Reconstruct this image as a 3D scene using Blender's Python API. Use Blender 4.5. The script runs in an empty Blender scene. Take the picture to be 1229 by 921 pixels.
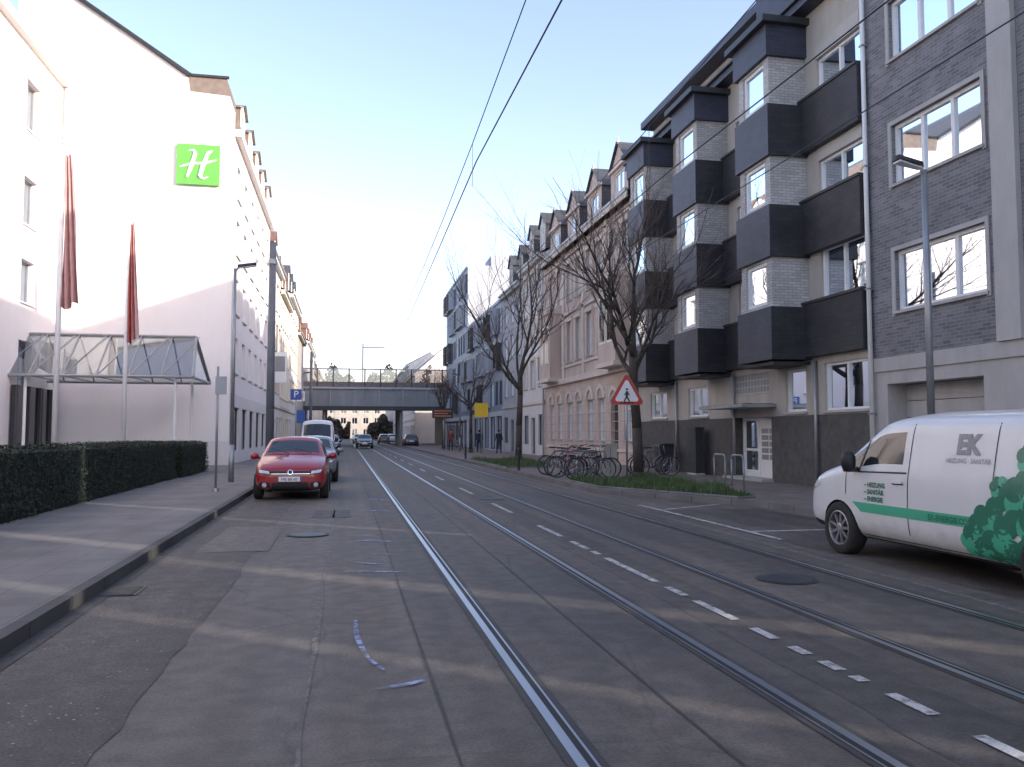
import bpy, bmesh, math, random
from mathutils import Vector, Matrix
from mathutils.bvhtree import BVHTree
random.seed(7)
scene=bpy.context.scene
R=math.radians
# ------------------------------------------------------------------ materials
def nd(nt,t,**k):
    n=nt.nodes.new(t)
    for a,b in k.items(): setattr(n,a,b)
    return n
def ramp(nt,fac,c0,c1,p0=0.3,p1=0.7):
    r=nd(nt,'ShaderNodeValToRGB'); e=r.color_ramp.elements
    e[0].position=p0; e[0].color=(*c0,1); e[1].position=p1; e[1].color=(*c1,1)
    nt.links.new(fac,r.inputs[0]); return r.outputs[0]
def mulc(c,k): return tuple(min(1,x*k) for x in c)
def mat(name,col,rough=.8,var=.15,scale=3.0,bump=.0,bscale=60,metal=0,coat=0,stretch=None,spec=.5,fine=0,fscale=120,dirt=0):
    m=bpy.data.materials.new(name); m.use_nodes=True; nt=m.node_tree
    b=nt.nodes['Principled BSDF']; b.inputs['Roughness'].default_value=rough
    b.inputs['Metallic'].default_value=metal; b.inputs['Coat Weight'].default_value=coat
    b.inputs['Specular IOR Level'].default_value=spec
    tc=nd(nt,'ShaderNodeTexCoord'); mp=nd(nt,'ShaderNodeMapping')
    nt.links.new(tc.outputs['Object'],mp.inputs[0])
    if stretch: mp.inputs['Scale'].default_value=stretch
    n=nd(nt,'ShaderNodeTexNoise'); n.inputs['Scale'].default_value=scale; n.inputs['Detail'].default_value=6
    n.inputs['Roughness'].default_value=.65
    nt.links.new(mp.outputs[0],n.inputs['Vector'])
    c=ramp(nt,n.outputs[0],mulc(col,1-var),mulc(col,1+var))
    if fine:
        n3=nd(nt,'ShaderNodeTexNoise'); n3.inputs['Scale'].default_value=fscale; n3.inputs['Detail'].default_value=2
        nt.links.new(tc.outputs['Object'],n3.inputs['Vector'])
        r3=ramp(nt,n3.outputs[0],(1-fine,)*3,(1,1,1),.35,.65)
        mx=nd(nt,'ShaderNodeMixRGB',blend_type='MULTIPLY'); mx.inputs[0].default_value=1
        nt.links.new(c,mx.inputs[1]); nt.links.new(r3,mx.inputs[2]); c=mx.outputs[0]
    if dirt:
        # splash dirt towards the bottom of vehicles (object z)
        sp=nd(nt,'ShaderNodeSeparateXYZ'); nt.links.new(tc.outputs['Object'],sp.inputs[0])
        n5=nd(nt,'ShaderNodeTexNoise'); n5.inputs['Scale'].default_value=7; n5.inputs['Detail'].default_value=5; nt.links.new(tc.outputs['Object'],n5.inputs['Vector'])
        ma=nd(nt,'ShaderNodeMath',operation='MULTIPLY_ADD'); ma.inputs[1].default_value=.35; nt.links.new(n5.outputs[0],ma.inputs[0]); nt.links.new(sp.outputs[2],ma.inputs[2])
        dr=ramp(nt,ma.outputs[0],(dirt,)*3,(0,0,0),.38,.72)
        mx=nd(nt,'ShaderNodeMixRGB'); nt.links.new(dr,mx.inputs[0]); nt.links.new(c,mx.inputs[1]); mx.inputs[2].default_value=(.16,.14,.12,1); c=mx.outputs[0]
    nt.links.new(c,b.inputs['Base Color'])
    if bump:
        n2=nd(nt,'ShaderNodeTexNoise'); n2.inputs['Scale'].default_value=bscale; n2.inputs['Detail'].default_value=4
        nt.links.new(tc.outputs['Object'],n2.inputs['Vector'])
        bp=nd(nt,'ShaderNodeBump'); bp.inputs['Strength'].default_value=bump; bp.inputs['Distance'].default_value=.02
        nt.links.new(n2.outputs[0],bp.inputs['Height']); nt.links.new(bp.outputs[0],b.inputs['Normal'])
    return m
def worn(name,col,thr=.45,scale=9):
    m=mat(name,col,.75,.2,12); nt=m.node_tree; b=nt.nodes['Principled BSDF']
    tc=nd(nt,'ShaderNodeTexCoord'); n=nd(nt,'ShaderNodeTexNoise'); n.inputs['Scale'].default_value=scale; n.inputs['Detail'].default_value=8; n.inputs['Roughness'].default_value=.75
    nt.links.new(tc.outputs['Object'],n.inputs['Vector'])
    a=ramp(nt,n.outputs[0],(0,0,0),(1,1,1),thr-.12,thr+.12); nt.links.new(a,b.inputs['Alpha']); return m
def brickmat(name,c1,c2,cm,bw=.25,rh=.075,ms=.008,horiz=False,rough=.85,bump=.4,var=.15,offset=.5):
    m=bpy.data.materials.new(name); m.use_nodes=True; nt=m.node_tree
    b=nt.nodes['Principled BSDF']; b.inputs['Roughness'].default_value=rough
    tc=nd(nt,'ShaderNodeTexCoord'); sp=nd(nt,'ShaderNodeSeparateXYZ'); cb=nd(nt,'ShaderNodeCombineXYZ')
    nt.links.new(tc.outputs['Object'],sp.inputs[0])
    if horiz:
        nt.links.new(sp.outputs[1],cb.inputs[0]); nt.links.new(sp.outputs[0],cb.inputs[1])
    else:
        ad=nd(nt,'ShaderNodeMath',operation='ADD'); nt.links.new(sp.outputs[0],ad.inputs[0]); nt.links.new(sp.outputs[1],ad.inputs[1])
        nt.links.new(ad.outputs[0],cb.inputs[0]); nt.links.new(sp.outputs[2],cb.inputs[1])
    t=nd(nt,'ShaderNodeTexBrick'); t.offset=offset
    t.inputs['Scale'].default_value=1; t.inputs['Brick Width'].default_value=bw; t.inputs['Row Height'].default_value=rh
    t.inputs['Mortar Size'].default_value=ms; t.inputs['Mortar Smooth'].default_value=.3
    t.inputs['Color1'].default_value=(*c1,1); t.inputs['Color2'].default_value=(*c2,1); t.inputs['Mortar'].default_value=(*cm,1)
    nt.links.new(cb.outputs[0],t.inputs['Vector'])
    n=nd(nt,'ShaderNodeTexNoise'); n.inputs['Scale'].default_value=1.2; n.inputs['Detail'].default_value=6
    nt.links.new(tc.outputs['Object'],n.inputs['Vector'])
    r=ramp(nt,n.outputs[0],(1-var,)*3,(1,1,1))
    mx=nd(nt,'ShaderNodeMixRGB',blend_type='MULTIPLY'); mx.inputs[0].default_value=1
    nt.links.new(t.outputs['Color'],mx.inputs[1]); nt.links.new(r,mx.inputs[2])
    nt.links.new(mx.outputs[0],b.inputs['Base Color'])
    bp=nd(nt,'ShaderNodeBump'); bp.inputs['Strength'].default_value=bump; bp.inputs['Distance'].default_value=.01; bp.invert=True
    nt.links.new(t.outputs['Fac'],bp.inputs['Height']); nt.links.new(bp.outputs[0],b.inputs['Normal'])
    return m
def glassmat(name,tint=(.75,.82,.85),base=.12,rough=.02):
    m=bpy.data.materials.new(name); m.use_nodes=True; nt=m.node_tree
    nt.nodes.remove(nt.nodes['Principled BSDF']); out=nt.nodes['Material Output']
    tr=nd(nt,'ShaderNodeBsdfTransparent'); tr.inputs[0].default_value=(*tint,1)
    gl=nd(nt,'ShaderNodeBsdfGlossy'); gl.inputs['Roughness'].default_value=rough; gl.inputs[0].default_value=(.85,.92,1,1)
    fr=nd(nt,'ShaderNodeFresnel'); fr.inputs[0].default_value=1.5
    mm=nd(nt,'ShaderNodeMath',operation='MULTIPLY_ADD'); mm.inputs[1].default_value=1.6; mm.inputs[2].default_value=base; mm.use_clamp=True
    nt.links.new(fr.outputs[0],mm.inputs[0]); mx=nd(nt,'ShaderNodeMixShader')
    nt.links.new(mm.outputs[0],mx.inputs[0]); nt.links.new(tr.outputs[0],mx.inputs[1]); nt.links.new(gl.outputs[0],mx.inputs[2])
    nt.links.new(mx.outputs[0],out.inputs[0]); return m
def asphalt(name,c,patch=.3,crack=True,speck=.0,st=.35,gr=.7):
    m=bpy.data.materials.new(name); m.use_nodes=True; nt=m.node_tree; L=nt.links.new
    b=nt.nodes['Principled BSDF']; tc=nd(nt,'ShaderNodeTexCoord')
    n1=nd(nt,'ShaderNodeTexNoise'); n1.inputs['Scale'].default_value=.55; n1.inputs['Detail'].default_value=7; n1.inputs['Roughness'].default_value=.6
    mp=nd(nt,'ShaderNodeMapping'); mp.inputs['Scale'].default_value=(1,st,1); L(tc.outputs['Object'],mp.inputs[0]); L(mp.outputs[0],n1.inputs['Vector'])
    col=ramp(nt,n1.outputs[0],mulc(c,1-patch),mulc((c[0]*1.04,c[1],c[2]*.96),1+patch),.38,.62)
    n2=nd(nt,'ShaderNodeTexNoise'); n2.inputs['Scale'].default_value=55; n2.inputs['Detail'].default_value=3; L(tc.outputs['Object'],n2.inputs['Vector'])
    f=ramp(nt,n2.outputs[0],(gr,gr,gr),(1.0,1.0,1.0),.35,.6)
    n4=nd(nt,'ShaderNodeTexNoise'); n4.inputs['Scale'].default_value=5; n4.inputs['Detail'].default_value=6; L(tc.outputs['Object'],n4.inputs['Vector'])
    f4=ramp(nt,n4.outputs[0],(.76,.76,.76),(1,1,1),.4,.6)
    # wheel tracks: long soft bands along the street
    mp6=nd(nt,'ShaderNodeMapping'); mp6.inputs['Scale'].default_value=(2.2,.03,1); L(tc.outputs['Object'],mp6.inputs[0])
    n6=nd(nt,'ShaderNodeTexNoise'); n6.inputs['Scale'].default_value=1.3; n6.inputs['Detail'].default_value=3; L(mp6.outputs[0],n6.inputs['Vector'])
    f6=ramp(nt,n6.outputs[0],(.80,.79,.78),(1,1,1),.38,.62)
    for q in (f,f4,f6):
        mx=nd(nt,'ShaderNodeMixRGB',blend_type='MULTIPLY'); mx.inputs[0].default_value=1; L(col,mx.inputs[1]); L(q,mx.inputs[2]); col=mx.outputs[0]
    if crack:
        nn=nd(nt,'ShaderNodeTexNoise'); nn.inputs['Scale'].default_value=1.5; nn.inputs['Detail'].default_value=4; L(tc.outputs['Object'],nn.inputs['Vector'])
        mv=nd(nt,'ShaderNodeMixRGB'); mv.inputs[0].default_value=.25; L(tc.outputs['Object'],mv.inputs[1]); L(nn.outputs['Color'],mv.inputs[2])
        v=nd(nt,'ShaderNodeTexVoronoi',feature='DISTANCE_TO_EDGE'); v.inputs['Scale'].default_value=.55; L(mv.outputs[0],v.inputs['Vector'])
        cr=ramp(nt,v.outputs['Distance'],(.62,.62,.62),(1,1,1),.002,.008)
        mx=nd(nt,'ShaderNodeMixRGB',blend_type='MULTIPLY'); mx.inputs[0].default_value=.55; L(col,mx.inputs[1]); L(cr,mx.inputs[2]); col=mx.outputs[0]
    if speck:
        v2=nd(nt,'ShaderNodeTexVoronoi'); v2.inputs['Scale'].default_value=16; L(tc.outputs['Object'],v2.inputs['Vector'])
        sr=ramp(nt,v2.outputs['Distance'],(1,1,1),(0,0,0),.10,.16)
        n5=nd(nt,'ShaderNodeTexNoise'); n5.inputs['Scale'].default_value=1.3; n5.inputs['Detail'].default_value=3; L(tc.outputs['Object'],n5.inputs['Vector'])
        s5=ramp(nt,n5.outputs[0],(0,0,0),(1,1,1),.46,.6)
        ml=nd(nt,'ShaderNodeMixRGB',blend_type='MULTIPLY'); ml.inputs[0].default_value=1; L(sr,ml.inputs[1]); L(s5,ml.inputs[2])
        mm=nd(nt,'ShaderNodeMixRGB'); L(ml.outputs[0],mm.inputs[0]); L(col,mm.inputs[1]); mm.inputs[2].default_value=(speck,speck*.97,speck*.93,1); col=mm.outputs[0]
    L(col,b.inputs['Base Color'])
    rr=ramp(nt,n1.outputs[0],(.62,)*3,(.82,)*3); L(rr,b.inputs['Roughness'])
    bp=nd(nt,'ShaderNodeBump'); bp.inputs['Strength'].default_value=.5; bp.inputs['Distance'].default_value=.008
    L(n2.outputs[0],bp.inputs['Height']); L(bp.outputs[0],b.inputs['Normal'])
    return m
M={}
M['asph']=asphalt('asphalt',(.178,.152,.130),.2)
M['asph_l']=asphalt('asphalt_parking',(.128,.110,.097),.42,speck=.34,st=.6,gr=.5)
M['asph_p']=asphalt('asphalt_patch',(.19,.164,.142),.15,False)
M['trk']=asphalt('track_bed_asphalt',(.148,.127,.110),.25)
M['trkd']=asphalt('track_dark_strip',(.118,.102,.09),.3)
M['tar']=mat('tar_joint',(.05,.045,.04),.7,.3,8)
M['seam']=mat('asphalt_seam',(.20,.175,.15),.85,.3,5,fine=.4,fscale=20)
M['ground']=mat('ground_mat',(.11,.1,.09),.95,.3,.2)
M['pave_l']=brickmat('paving_slabs',(.215,.193,.178),(.235,.212,.197),(.165,.15,.138),.5,.5,.010,True,.85,.3,.32)
M['pave_r']=brickmat('paving_warm',(.25,.20,.17),(.22,.175,.15),(.13,.115,.1),.3,.3,.01,True,.85,.3,.35)
M['kerb']=brickmat('kerb_stone',(.2,.19,.185),(.17,.165,.16),(.06,.06,.06),1.0,5,.012,True,.8,.2,.4)
M['kerbd']=brickmat('kerb_dark',(.085,.08,.078),(.11,.105,.1),(.04,.04,.04),1.0,5,.012,True,.85,.2,.5)
M['white']=worn('marking_white',(.52,.50,.47),.42,7)
M['chalk']=worn('marking_spray',(.33,.38,.58),.50,6)
M['steel']=mat('rail_steel',(.42,.43,.46),.36,.2,2,metal=1,stretch=(1,.1,1))
M['groove']=mat('rail_groove',(.015,.015,.015),.7)
M['hotel']=mat('hotel_render',(.80,.755,.745),.9,.03,1.2,.1,40,stretch=(1,1,.3))
M['hotel2']=mat('hotel_base',(.68,.645,.635),.9,.05,1.2,.1,40)
M['brown']=mat('roof_brown',(.19,.155,.135),.8,.2,3)
M['slate']=brickmat('slate_roof',(.07,.075,.09),(.09,.095,.11),(.03,.03,.035),.3,.2,.012)
M['tile']=brickmat('tile_roof',(.24,.13,.10),(.2,.11,.085),(.08,.05,.04),.3,.25,.02)
M['gbrick']=brickmat('grey_brick',(.15,.147,.16),(.25,.245,.26),(.29,.285,.285),.25,.078,.010,var=.25)
M['wbrick']=brickmat('white_brick',(.44,.43,.42),(.58,.57,.56),(.33,.32,.31),.25,.078,.010,var=.2)
M['dark']=brickmat('dark_cladding',(.036,.036,.042),(.05,.05,.057),(.02,.02,.024),.3,.12,.006,rough=.6,var=.4)
M['darksky']=brickmat('dark_cladding_sky_tint',(.040,.045,.072),(.052,.058,.09),(.024,.027,.04),.3,.12,.006,rough=.5,var=.3)  # dark cladding with the blue of reflected sky put into its colour
M['conc']=mat('light_concrete',(.42,.405,.39),.9,.14,1.5,.15,50,stretch=(1,1,.4))
M['plinth']=mat('rough_plinth',(.10,.094,.088),.95,.25,4,.8,35)
M['stuc']=mat('beige_render',(.42,.39,.35),.9,.16,1.3,.15,50,stretch=(1,1,.3))
M['pink']=mat('rose_stucco',(.56,.46,.405),.9,.14,1.3,.2,30,stretch=(1,1,.4))
M['cream']=mat('cream_trim',(.66,.58,.51),.85,.1,2,.1,30)
M['wht_st']=mat('white_stucco',(.66,.64,.62),.9,.08,1.3,.1,40,stretch=(1,1,.4))
M['gry_st']=mat('grey_stucco',(.38,.39,.41),.9,.1,1.3,.1,40)
M['yel_st']=mat('ochre_stucco',(.66,.60,.50),.9,.1,1.3,.1,40)
M['mod']=mat('modern_panel',(.13,.17,.24),.5,.12,.8)
M['modl']=mat('modern_light_panel',(.40,.43,.48),.7,.1,.5)
M['girder']=mat('bridge_girder',(.27,.28,.30),.8,.2,.5,stretch=(1,1,.2))
M['frame']=mat('window_frame',(.76,.76,.75),.45,.04,3)
M['dframe']=mat('dark_frame',(.05,.05,.055),.4,.1,3)
M['glass']=glassmat('window_glass')
M['canglass']=glassmat('canopy_glass',(.66,.68,.67),.08)
M['shelt']=glassmat('barrier_glass',(.55,.52,.5),.12)
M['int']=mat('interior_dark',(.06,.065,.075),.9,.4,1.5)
M['curt']=mat('curtain',(.6,.6,.58),.9,.15,3,stretch=(9,9,.2))
M['blind']=brickmat('roller_blind',(.52,.5,.46),(.5,.48,.44),(.3,.29,.27),9,.055,.005)
M['gblock']=brickmat('glass_blocks',(.3,.31,.3),(.22,.24,.23),(.5,.48,.45),.2,.2,.02,offset=0,rough=.3)
M['metal']=mat('grey_metal',(.33,.34,.35),.45,.1,4,metal=.6)
M['dmetal']=mat('dark_metal',(.05,.055,.06),.5,.15,4,metal=.4)
M['wpole']=mat('white_pole',(.75,.75,.74),.4,.05,4)
M['mast']=mat('mast_grey',(.13,.145,.165),.6,.15,3)
M['green']=mat('sign_green',(.12,.40,.07),.45,.05,2)
M['swhite']=mat('sign_white',(.82,.82,.82),.5,.03,2)
M['red']=mat('sign_red',(.55,.06,.04),.45,.08,2)
M['blue']=mat('sign_blue',(.03,.1,.35),.45,.08,2)
M['yellow']=mat('sign_yellow',(.75,.5,.03),.5,.08,2)
M['black']=mat('black_plastic',(.015,.015,.017),.5,.1,3)
M['orange']=mat('sign_orange',(.75,.2,.08),.5,.1,2)
M['hedge']=mat('hedge_leaf',(.028,.040,.022),.75,.4,9)
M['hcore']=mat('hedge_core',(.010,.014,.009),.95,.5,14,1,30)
M['grass']=mat('grass_blade',(.075,.13,.035),.85,.45,1.6)
M['soil']=mat('bed_soil',(.075,.08,.04),.95,.4,2.5,.6,30)
M['bark']=mat('tree_bark',(.075,.062,.052),.95,.3,6,.8,40,stretch=(1,1,.3))
M['twig']=mat('tree_twig',(.12,.09,.072),.95,.2,6)
M['flagr']=mat('flag_red',(.50,.15,.13),.8,.2,3)
M['flagp']=mat('flag_rose',(.60,.36,.34),.8,.15,3)
M['cred']=mat('car_paint_red',(.33,.010,.016),.32,.05,2,coat=.8,dirt=.35)
M['cwhite']=mat('car_paint_white',(.70,.70,.70),.38,.03,2,coat=.5,dirt=.5)
M['cgrey']=mat('car_paint_grey',(.2,.21,.23),.35,.05,2,coat=.8)
M['cblack']=mat('car_paint_black',(.02,.021,.025),.3,.05,2,coat=.8)
M['cblue']=mat('car_paint_blue',(.03,.06,.16),.3,.05,2,coat=.8)
M['cglass']=mat('car_glass',(.02,.025,.028),.06,.3,2,spec=.8)
M['rub']=mat('tyre_rubber',(.025,.024,.023),.85,.2,8)
M['rim']=mat('wheel_rim',(.30,.30,.31),.4,.1,6,metal=.6)
M['lamp']=mat('headlight',(.65,.68,.72),.12,.2,20,coat=1)
M['tail']=mat('taillight',(.35,.01,.01),.2,.2,20,coat=1)
M['chrome']=mat('chrome',(.8,.8,.82),.15,.05,4,metal=1)
M['vgreen']=mat('livery_green',(.06,.42,.25),.4,.05,2,coat=.3)
M['vdgreen']=mat('livery_dark_green',(.02,.17,.10),.4,.08,2,coat=.3)
M['vgrey']=mat('livery_grey',(.25,.26,.28),.4,.05,2)
M['skin']=mat('skin',(.5,.3,.22),.6,.05,5)
M['jacket']=mat('jacket_cloth',(.03,.035,.06),.9,.2,6)
M['jacket2']=mat('jacket_cloth_red',(.2,.05,.05),.9,.2,6)
M['trous']=mat('trousers_cloth',(.04,.04,.05),.9,.2,6)
M['hair']=mat('hair',(.03,.02,.015),.8,.2,20)
M['treemass']=mat('far_tree',(.16,.12,.10),.95,.3,1)
M['treedark']=mat('far_tree_dark',(.09,.085,.07),.95,.4,1)
# ------------------------------------------------------------------ builders
class MB:
    def __init__(s): s.v=[];s.f=[];s.m=[];s.mats=[]
    def mi(s,m):
        if m not in s.mats: s.mats.append(m)
        return s.mats.index(m)
    def poly(s,pts,m):
        b=len(s.v); s.v+= [tuple(p) for p in pts]; s.f.append(tuple(range(b,b+len(pts)))); s.m.append(s.mi(m))
    def box8(s,P,m):
        b=len(s.v); s.v+=[tuple(p) for p in P]; k=s.mi(m)
        for q in ((0,3,2,1),(4,5,6,7),(0,1,5,4),(1,2,6,5),(2,3,7,6),(3,0,4,7)):
            s.f.append(tuple(b+i for i in q)); s.m.append(k)
    def box(s,x0,x1,y0,y1,z0,z1,m):
        s.box8([(x0,y0,z0),(x1,y0,z0),(x1,y1,z0),(x0,y1,z0),(x0,y0,z1),(x1,y0,z1),(x1,y1,z1),(x0,y1,z1)],m)
    def tbox(s,T,s0,s1,t0,t1,z0,z1,m):
        s.box8([T(s0,t0,z0),T(s1,t0,z0),T(s1,t1,z0),T(s0,t1,z0),T(s0,t0,z1),T(s1,t0,z1),T(s1,t1,z1),T(s0,t1,z1)],m)
    def tube(s,p0,p1,r0,r1,m,n=8,cap=True):
        p0=Vector(p0);p1=Vector(p1);d=(p1-p0).normalized()
        a=d.orthogonal().normalized(); c=d.cross(a); b=len(s.v); k=s.mi(m)
        for p,r in((p0,r0),(p1,r1)):
            for i in range(n):
                t=2*math.pi*i/n; s.v.append(tuple(p+a*(r*math.cos(t))+c*(r*math.sin(t))))
        for i in range(n):
            j=(i+1)%n; s.f.append((b+i,b+j,b+n+j,b+n+i)); s.m.append(k)
        if cap:
            s.f.append(tuple(b+i for i in reversed(range(n)))); s.m.append(k)
            s.f.append(tuple(b+n+i for i in range(n))); s.m.append(k)
    def path(s,pts,rad,m,n=8):
        for i in range(len(pts)-1):
            r0=rad[i] if isinstance(rad,list) else rad; r1=rad[i+1] if isinstance(rad,list) else rad
            s.tube(pts[i],pts[i+1],r0,r1,m,n,True)
    def torus(s,c,axis,Rr,r,m,n=24,k=6):
        c=Vector(c);ax=Vector(axis).normalized();a=ax.orthogonal().normalized();b2=ax.cross(a);b=len(s.v);q=s.mi(m)
        for i in range(n):
            t=2*math.pi*i/n; e=a*math.cos(t)+b2*math.sin(t)
            for j in range(k):
                u=2*math.pi*j/k; s.v.append(tuple(c+e*(Rr+r*math.cos(u))+ax*(r*math.sin(u))))
        for i in range(n):
            for j in range(k):
                s.f.append((b+i*k+j,b+((i+1)%n)*k+j,b+((i+1)%n)*k+(j+1)%k,b+i*k+(j+1)%k)); s.m.append(q)
    def lathe(s,c,axis,prof,m,n=28):
        c=Vector(c);ax=Vector(axis).normalized();a=ax.orthogonal().normalized();b2=ax.cross(a);b=len(s.v);k=len(prof);q=s.mi(m)
        for i in range(n):
            t=2*math.pi*i/n; e=a*math.cos(t)+b2*math.sin(t)
            for (r,h) in prof: s.v.append(tuple(c+e*r+ax*h))
        for i in range(n):
            for j in range(k-1):
                s.f.append((b+i*k+j,b+((i+1)%n)*k+j,b+((i+1)%n)*k+j+1,b+i*k+j+1)); s.m.append(q)
    def make(s,name,smooth=False):
        me=bpy.data.meshes.new(name); me.from_pydata(s.v,[],s.f); 
        for m in s.mats: me.materials.append(M[m])
        me.polygons.foreach_set('material_index',s.m)
        if smooth: me.polygons.foreach_set('use_smooth',[True]*len(s.f))
        me.update(); o=bpy.data.objects.new(name,me); scene.collection.objects.link(o); return o
class G:
    def __init__(s,name,loc=(0,0,0),rot=0,world=False):
        s.e=bpy.data.objects.new(name,None); scene.collection.objects.link(s.e); s.e.empty_display_size=.3
        s.e.location=loc; s.e.rotation_euler=(0,0,rot); s.world=world; s.loc=Vector(loc); s.parts={}; s.sm=set()
    def p(s,n,smooth=False):
        if n not in s.parts: s.parts[n]=MB()
        if smooth: s.sm.add(n)
        return s.parts[n]
    def add(s,o):
        o.parent=s.e
        if s.world: o.matrix_parent_inverse=Matrix.Translation(-s.loc)
    def done(s):
        for n,b in s.parts.items():
            if b.f: s.add(b.make(n,n in s.sm))
        return s
def single(name,fn,smooth=False):
    b=MB(); fn(b); return b.make(name,smooth)
# ------------------------------------------------------------------ facade
def windowunit(g,T,o,depth):
    s0,s1,z0,z1=o['r']; fr=o.get('fr','frame'); W=g.p('window_frames'); GL=g.p('window_glass'); I=g.p('window_interiors')
    t=-depth; f=o.get('fw',.07); n=o.get('n',2)
    W.tbox(T,s0,s1,t-.03,t+.05,z0,z0+f,fr); W.tbox(T,s0,s1,t-.03,t+.05,z1-f,z1,fr)
    W.tbox(T,s0,s0+f,t-.03,t+.05,z0+f,z1-f,fr); W.tbox(T,s1-f,s1,t-.03,t+.05,z0+f,z1-f,fr)
    for i in range(1,n):
        c=s0+(s1-s0)*i/n; W.tbox(T,c-f*.6,c+f*.6,t-.03,t+.047,z0+f,z1-f,fr)
    if o.get('tr'):
        zt=z1-(z1-z0)*o['tr']; W.tbox(T,s0+f,s1-f,t-.028,t+.044,zt-f*.4,zt+f*.4,fr)
    for i in range(n):
        a=s0+(s1-s0)*i/n; b=s0+(s1-s0)*(i+1)/n; e=random.uniform(-.006,.006); e2=random.uniform(-.006,.006)
        GL.poly([T(a,t+e,z0+f),T(b,t-e,z0+f),T(b,t-e+e2,z1-f),T(a,t+e+e2,z1-f)],'glass')
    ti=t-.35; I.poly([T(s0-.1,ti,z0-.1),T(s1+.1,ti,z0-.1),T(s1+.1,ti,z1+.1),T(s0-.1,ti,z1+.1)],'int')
    c=o.get('curt',random.random())
    tc=t-.1
    if c<.35:
        for i in range(n):
            a=s0+(s1-s0)*i/n; b=s0+(s1-s0)*(i+1)/n; w=(b-a)*random.uniform(.3,.98)
            I.poly([T(a,tc,z0),T(a+w,tc-.03,z0),T(a+w,tc-.03,z1),T(a,tc,z1)],'curt')
    elif c<.55:
        zz=z1-(z1-z0)*random.uniform(.2,.6); I.poly([T(s0,tc,zz),T(s1,tc,zz),T(s1,tc,z1),T(s0,tc,z1)],'blind')
    elif c<.7:
        zz=z0+(z1-z0)*random.uniform(.4,.9); I.poly([T(s0,tc,z0),T(s1,tc,z0),T(s1,tc,zz),T(s0,tc,zz)],'curt')
    if o.get('sill',1):
        g.p('sills').tbox(T,s0-.06,s1+.06,-depth+.05,.07,z0-.06,z0+.004,o.get('sm','conc'))
    if o.get('sur'):
        S=g.p('surrounds'); w=.16; m=o['sur']
        S.tbox(T,s0-w,s0+.0,-.02,.06,z0-.05,z1,m); S.tbox(T,s1,s1+w,-.02,.06,z0-.05,z1,m)
        S.tbox(T,s0-w-.04,s1+w+.04,-.02,.11,z1,z1+.2,m)
def facade(g,T,s0,s1,z0,z1,ops,m,depth=.16,part='walls'):
    W=g.p(part); ss=sorted({s0,s1}|{v for o in ops for v in o['r'][:2]}); zs=sorted({z0,z1}|{v for o in ops for v in o['r'][2:]})
    ss=[v for v in ss if s0<=v<=s1]; zs=[v for v in zs if z0<=v<=z1]
    for a,b in zip(ss,ss[1:]):
        for c,d in zip(zs,zs[1:]):
            cs=(a+b)/2; cz=(c+d)/2
            if any(o['r'][0]<cs<o['r'][1] and o['r'][2]<cz<o['r'][3] for o in ops): continue
            W.poly([T(a,0,c),T(b,0,c),T(b,0,d),T(a,0,d)],m)
    for o in ops:
        a,b,c,d=o['r']; dd=depth+.03
        for q in (((a,c),(b,c)),((b,c),(b,d)),((b,d),(a,d)),((a,d),(a,c))):
            (p,r),(u,v)=q; W.poly([T(p,0,r),T(u,0,v),T(u,-dd,v),T(p,-dd,r)],m)
        k=o.get('k','w')
        if k=='w': windowunit(g,T,o,depth)
        elif k=='block': g.p('glass_blocks').poly([T(a,-.05,c),T(b,-.05,c),T(b,-.05,d),T(a,-.05,d)],'gblock')
        elif k=='garage':
            D=g.p('garage_door'); n=7
            for i in range(n):
                h=(d-c)/n; D.tbox(T,a,b,-depth-.03,-depth+.0+(.015 if i%2 else .0),c+h*i,c+h*(i+1)-.015,'conc')
            D.tbox(T,a,b,-depth-.05,-depth-.035,c,d,'dframe')
        elif k=='door':
            D=g.p('door'); mm=o.get('dm','dframe'); D.tbox(T,a,b,-depth-.04,-depth+.01,c,d,mm)
            D.tbox(T,a+.12,b-.12,-depth+.01,-depth+.03,c+1.0,d-.15,'cglass'); D.tbox(T,a+.08,a+.12,-depth+.01,-depth+.08,c+.9,c+1.3,'chrome')
def TR(X): return lambda s,t,z:(X-t,s,z)
def TL(X): return lambda s,t,z:(X+t,s,z)
def TS(Y): return lambda s,t,z:(s,Y-t,z)
def shell(g,side,X,y0,y1,h,m,dep=11,skip_front=True):
    W=g.p('walls'); Xb=X+dep if side=='R' else X-dep
    for y in (y0,y1): W.poly([(X,y,0),(Xb,y,0),(Xb,y,h),(X,y,h)],m)
    W.poly([(Xb,y0,0),(Xb,y1,0),(Xb,y1,h),(Xb,y0,h)],m)
def pitched(g,T,y0,y1,h,rh,m,wm,dep=11,ov=.35):
    Rf=g.p('roof'); mid=-dep/2
    Rf.poly([T(y0,ov,h),T(y1,ov,h),T(y1,mid,h+rh),T(y0,mid,h+rh)],m)
    Rf.poly([T(y0,-dep,h),T(y1,-dep,h),T(y1,mid,h+rh),T(y0,mid,h+rh)],m)
    for y in (y0+.002,y1-.002): g.p('walls').poly([T(y,0,h),T(y,-dep,h),T(y,mid,h+rh)],wm)
    g.p('gutter').tbox(T,y0,y1,ov-.02,ov+.1,h-.1,h+.03,'metal')
    g.p('cornice').tbox(T,y0+.003,y1-.003,0.002,ov-.02,h-.35,h-.02,wm)
def flat(g,T,y0,y1,h,m,dep=11,ov=.1,cap='metal'):
    Rf=g.p('roof'); Rf.tbox(T,y0+.004,y1-.004,-dep,ov,h,h+.25,m)
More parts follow.
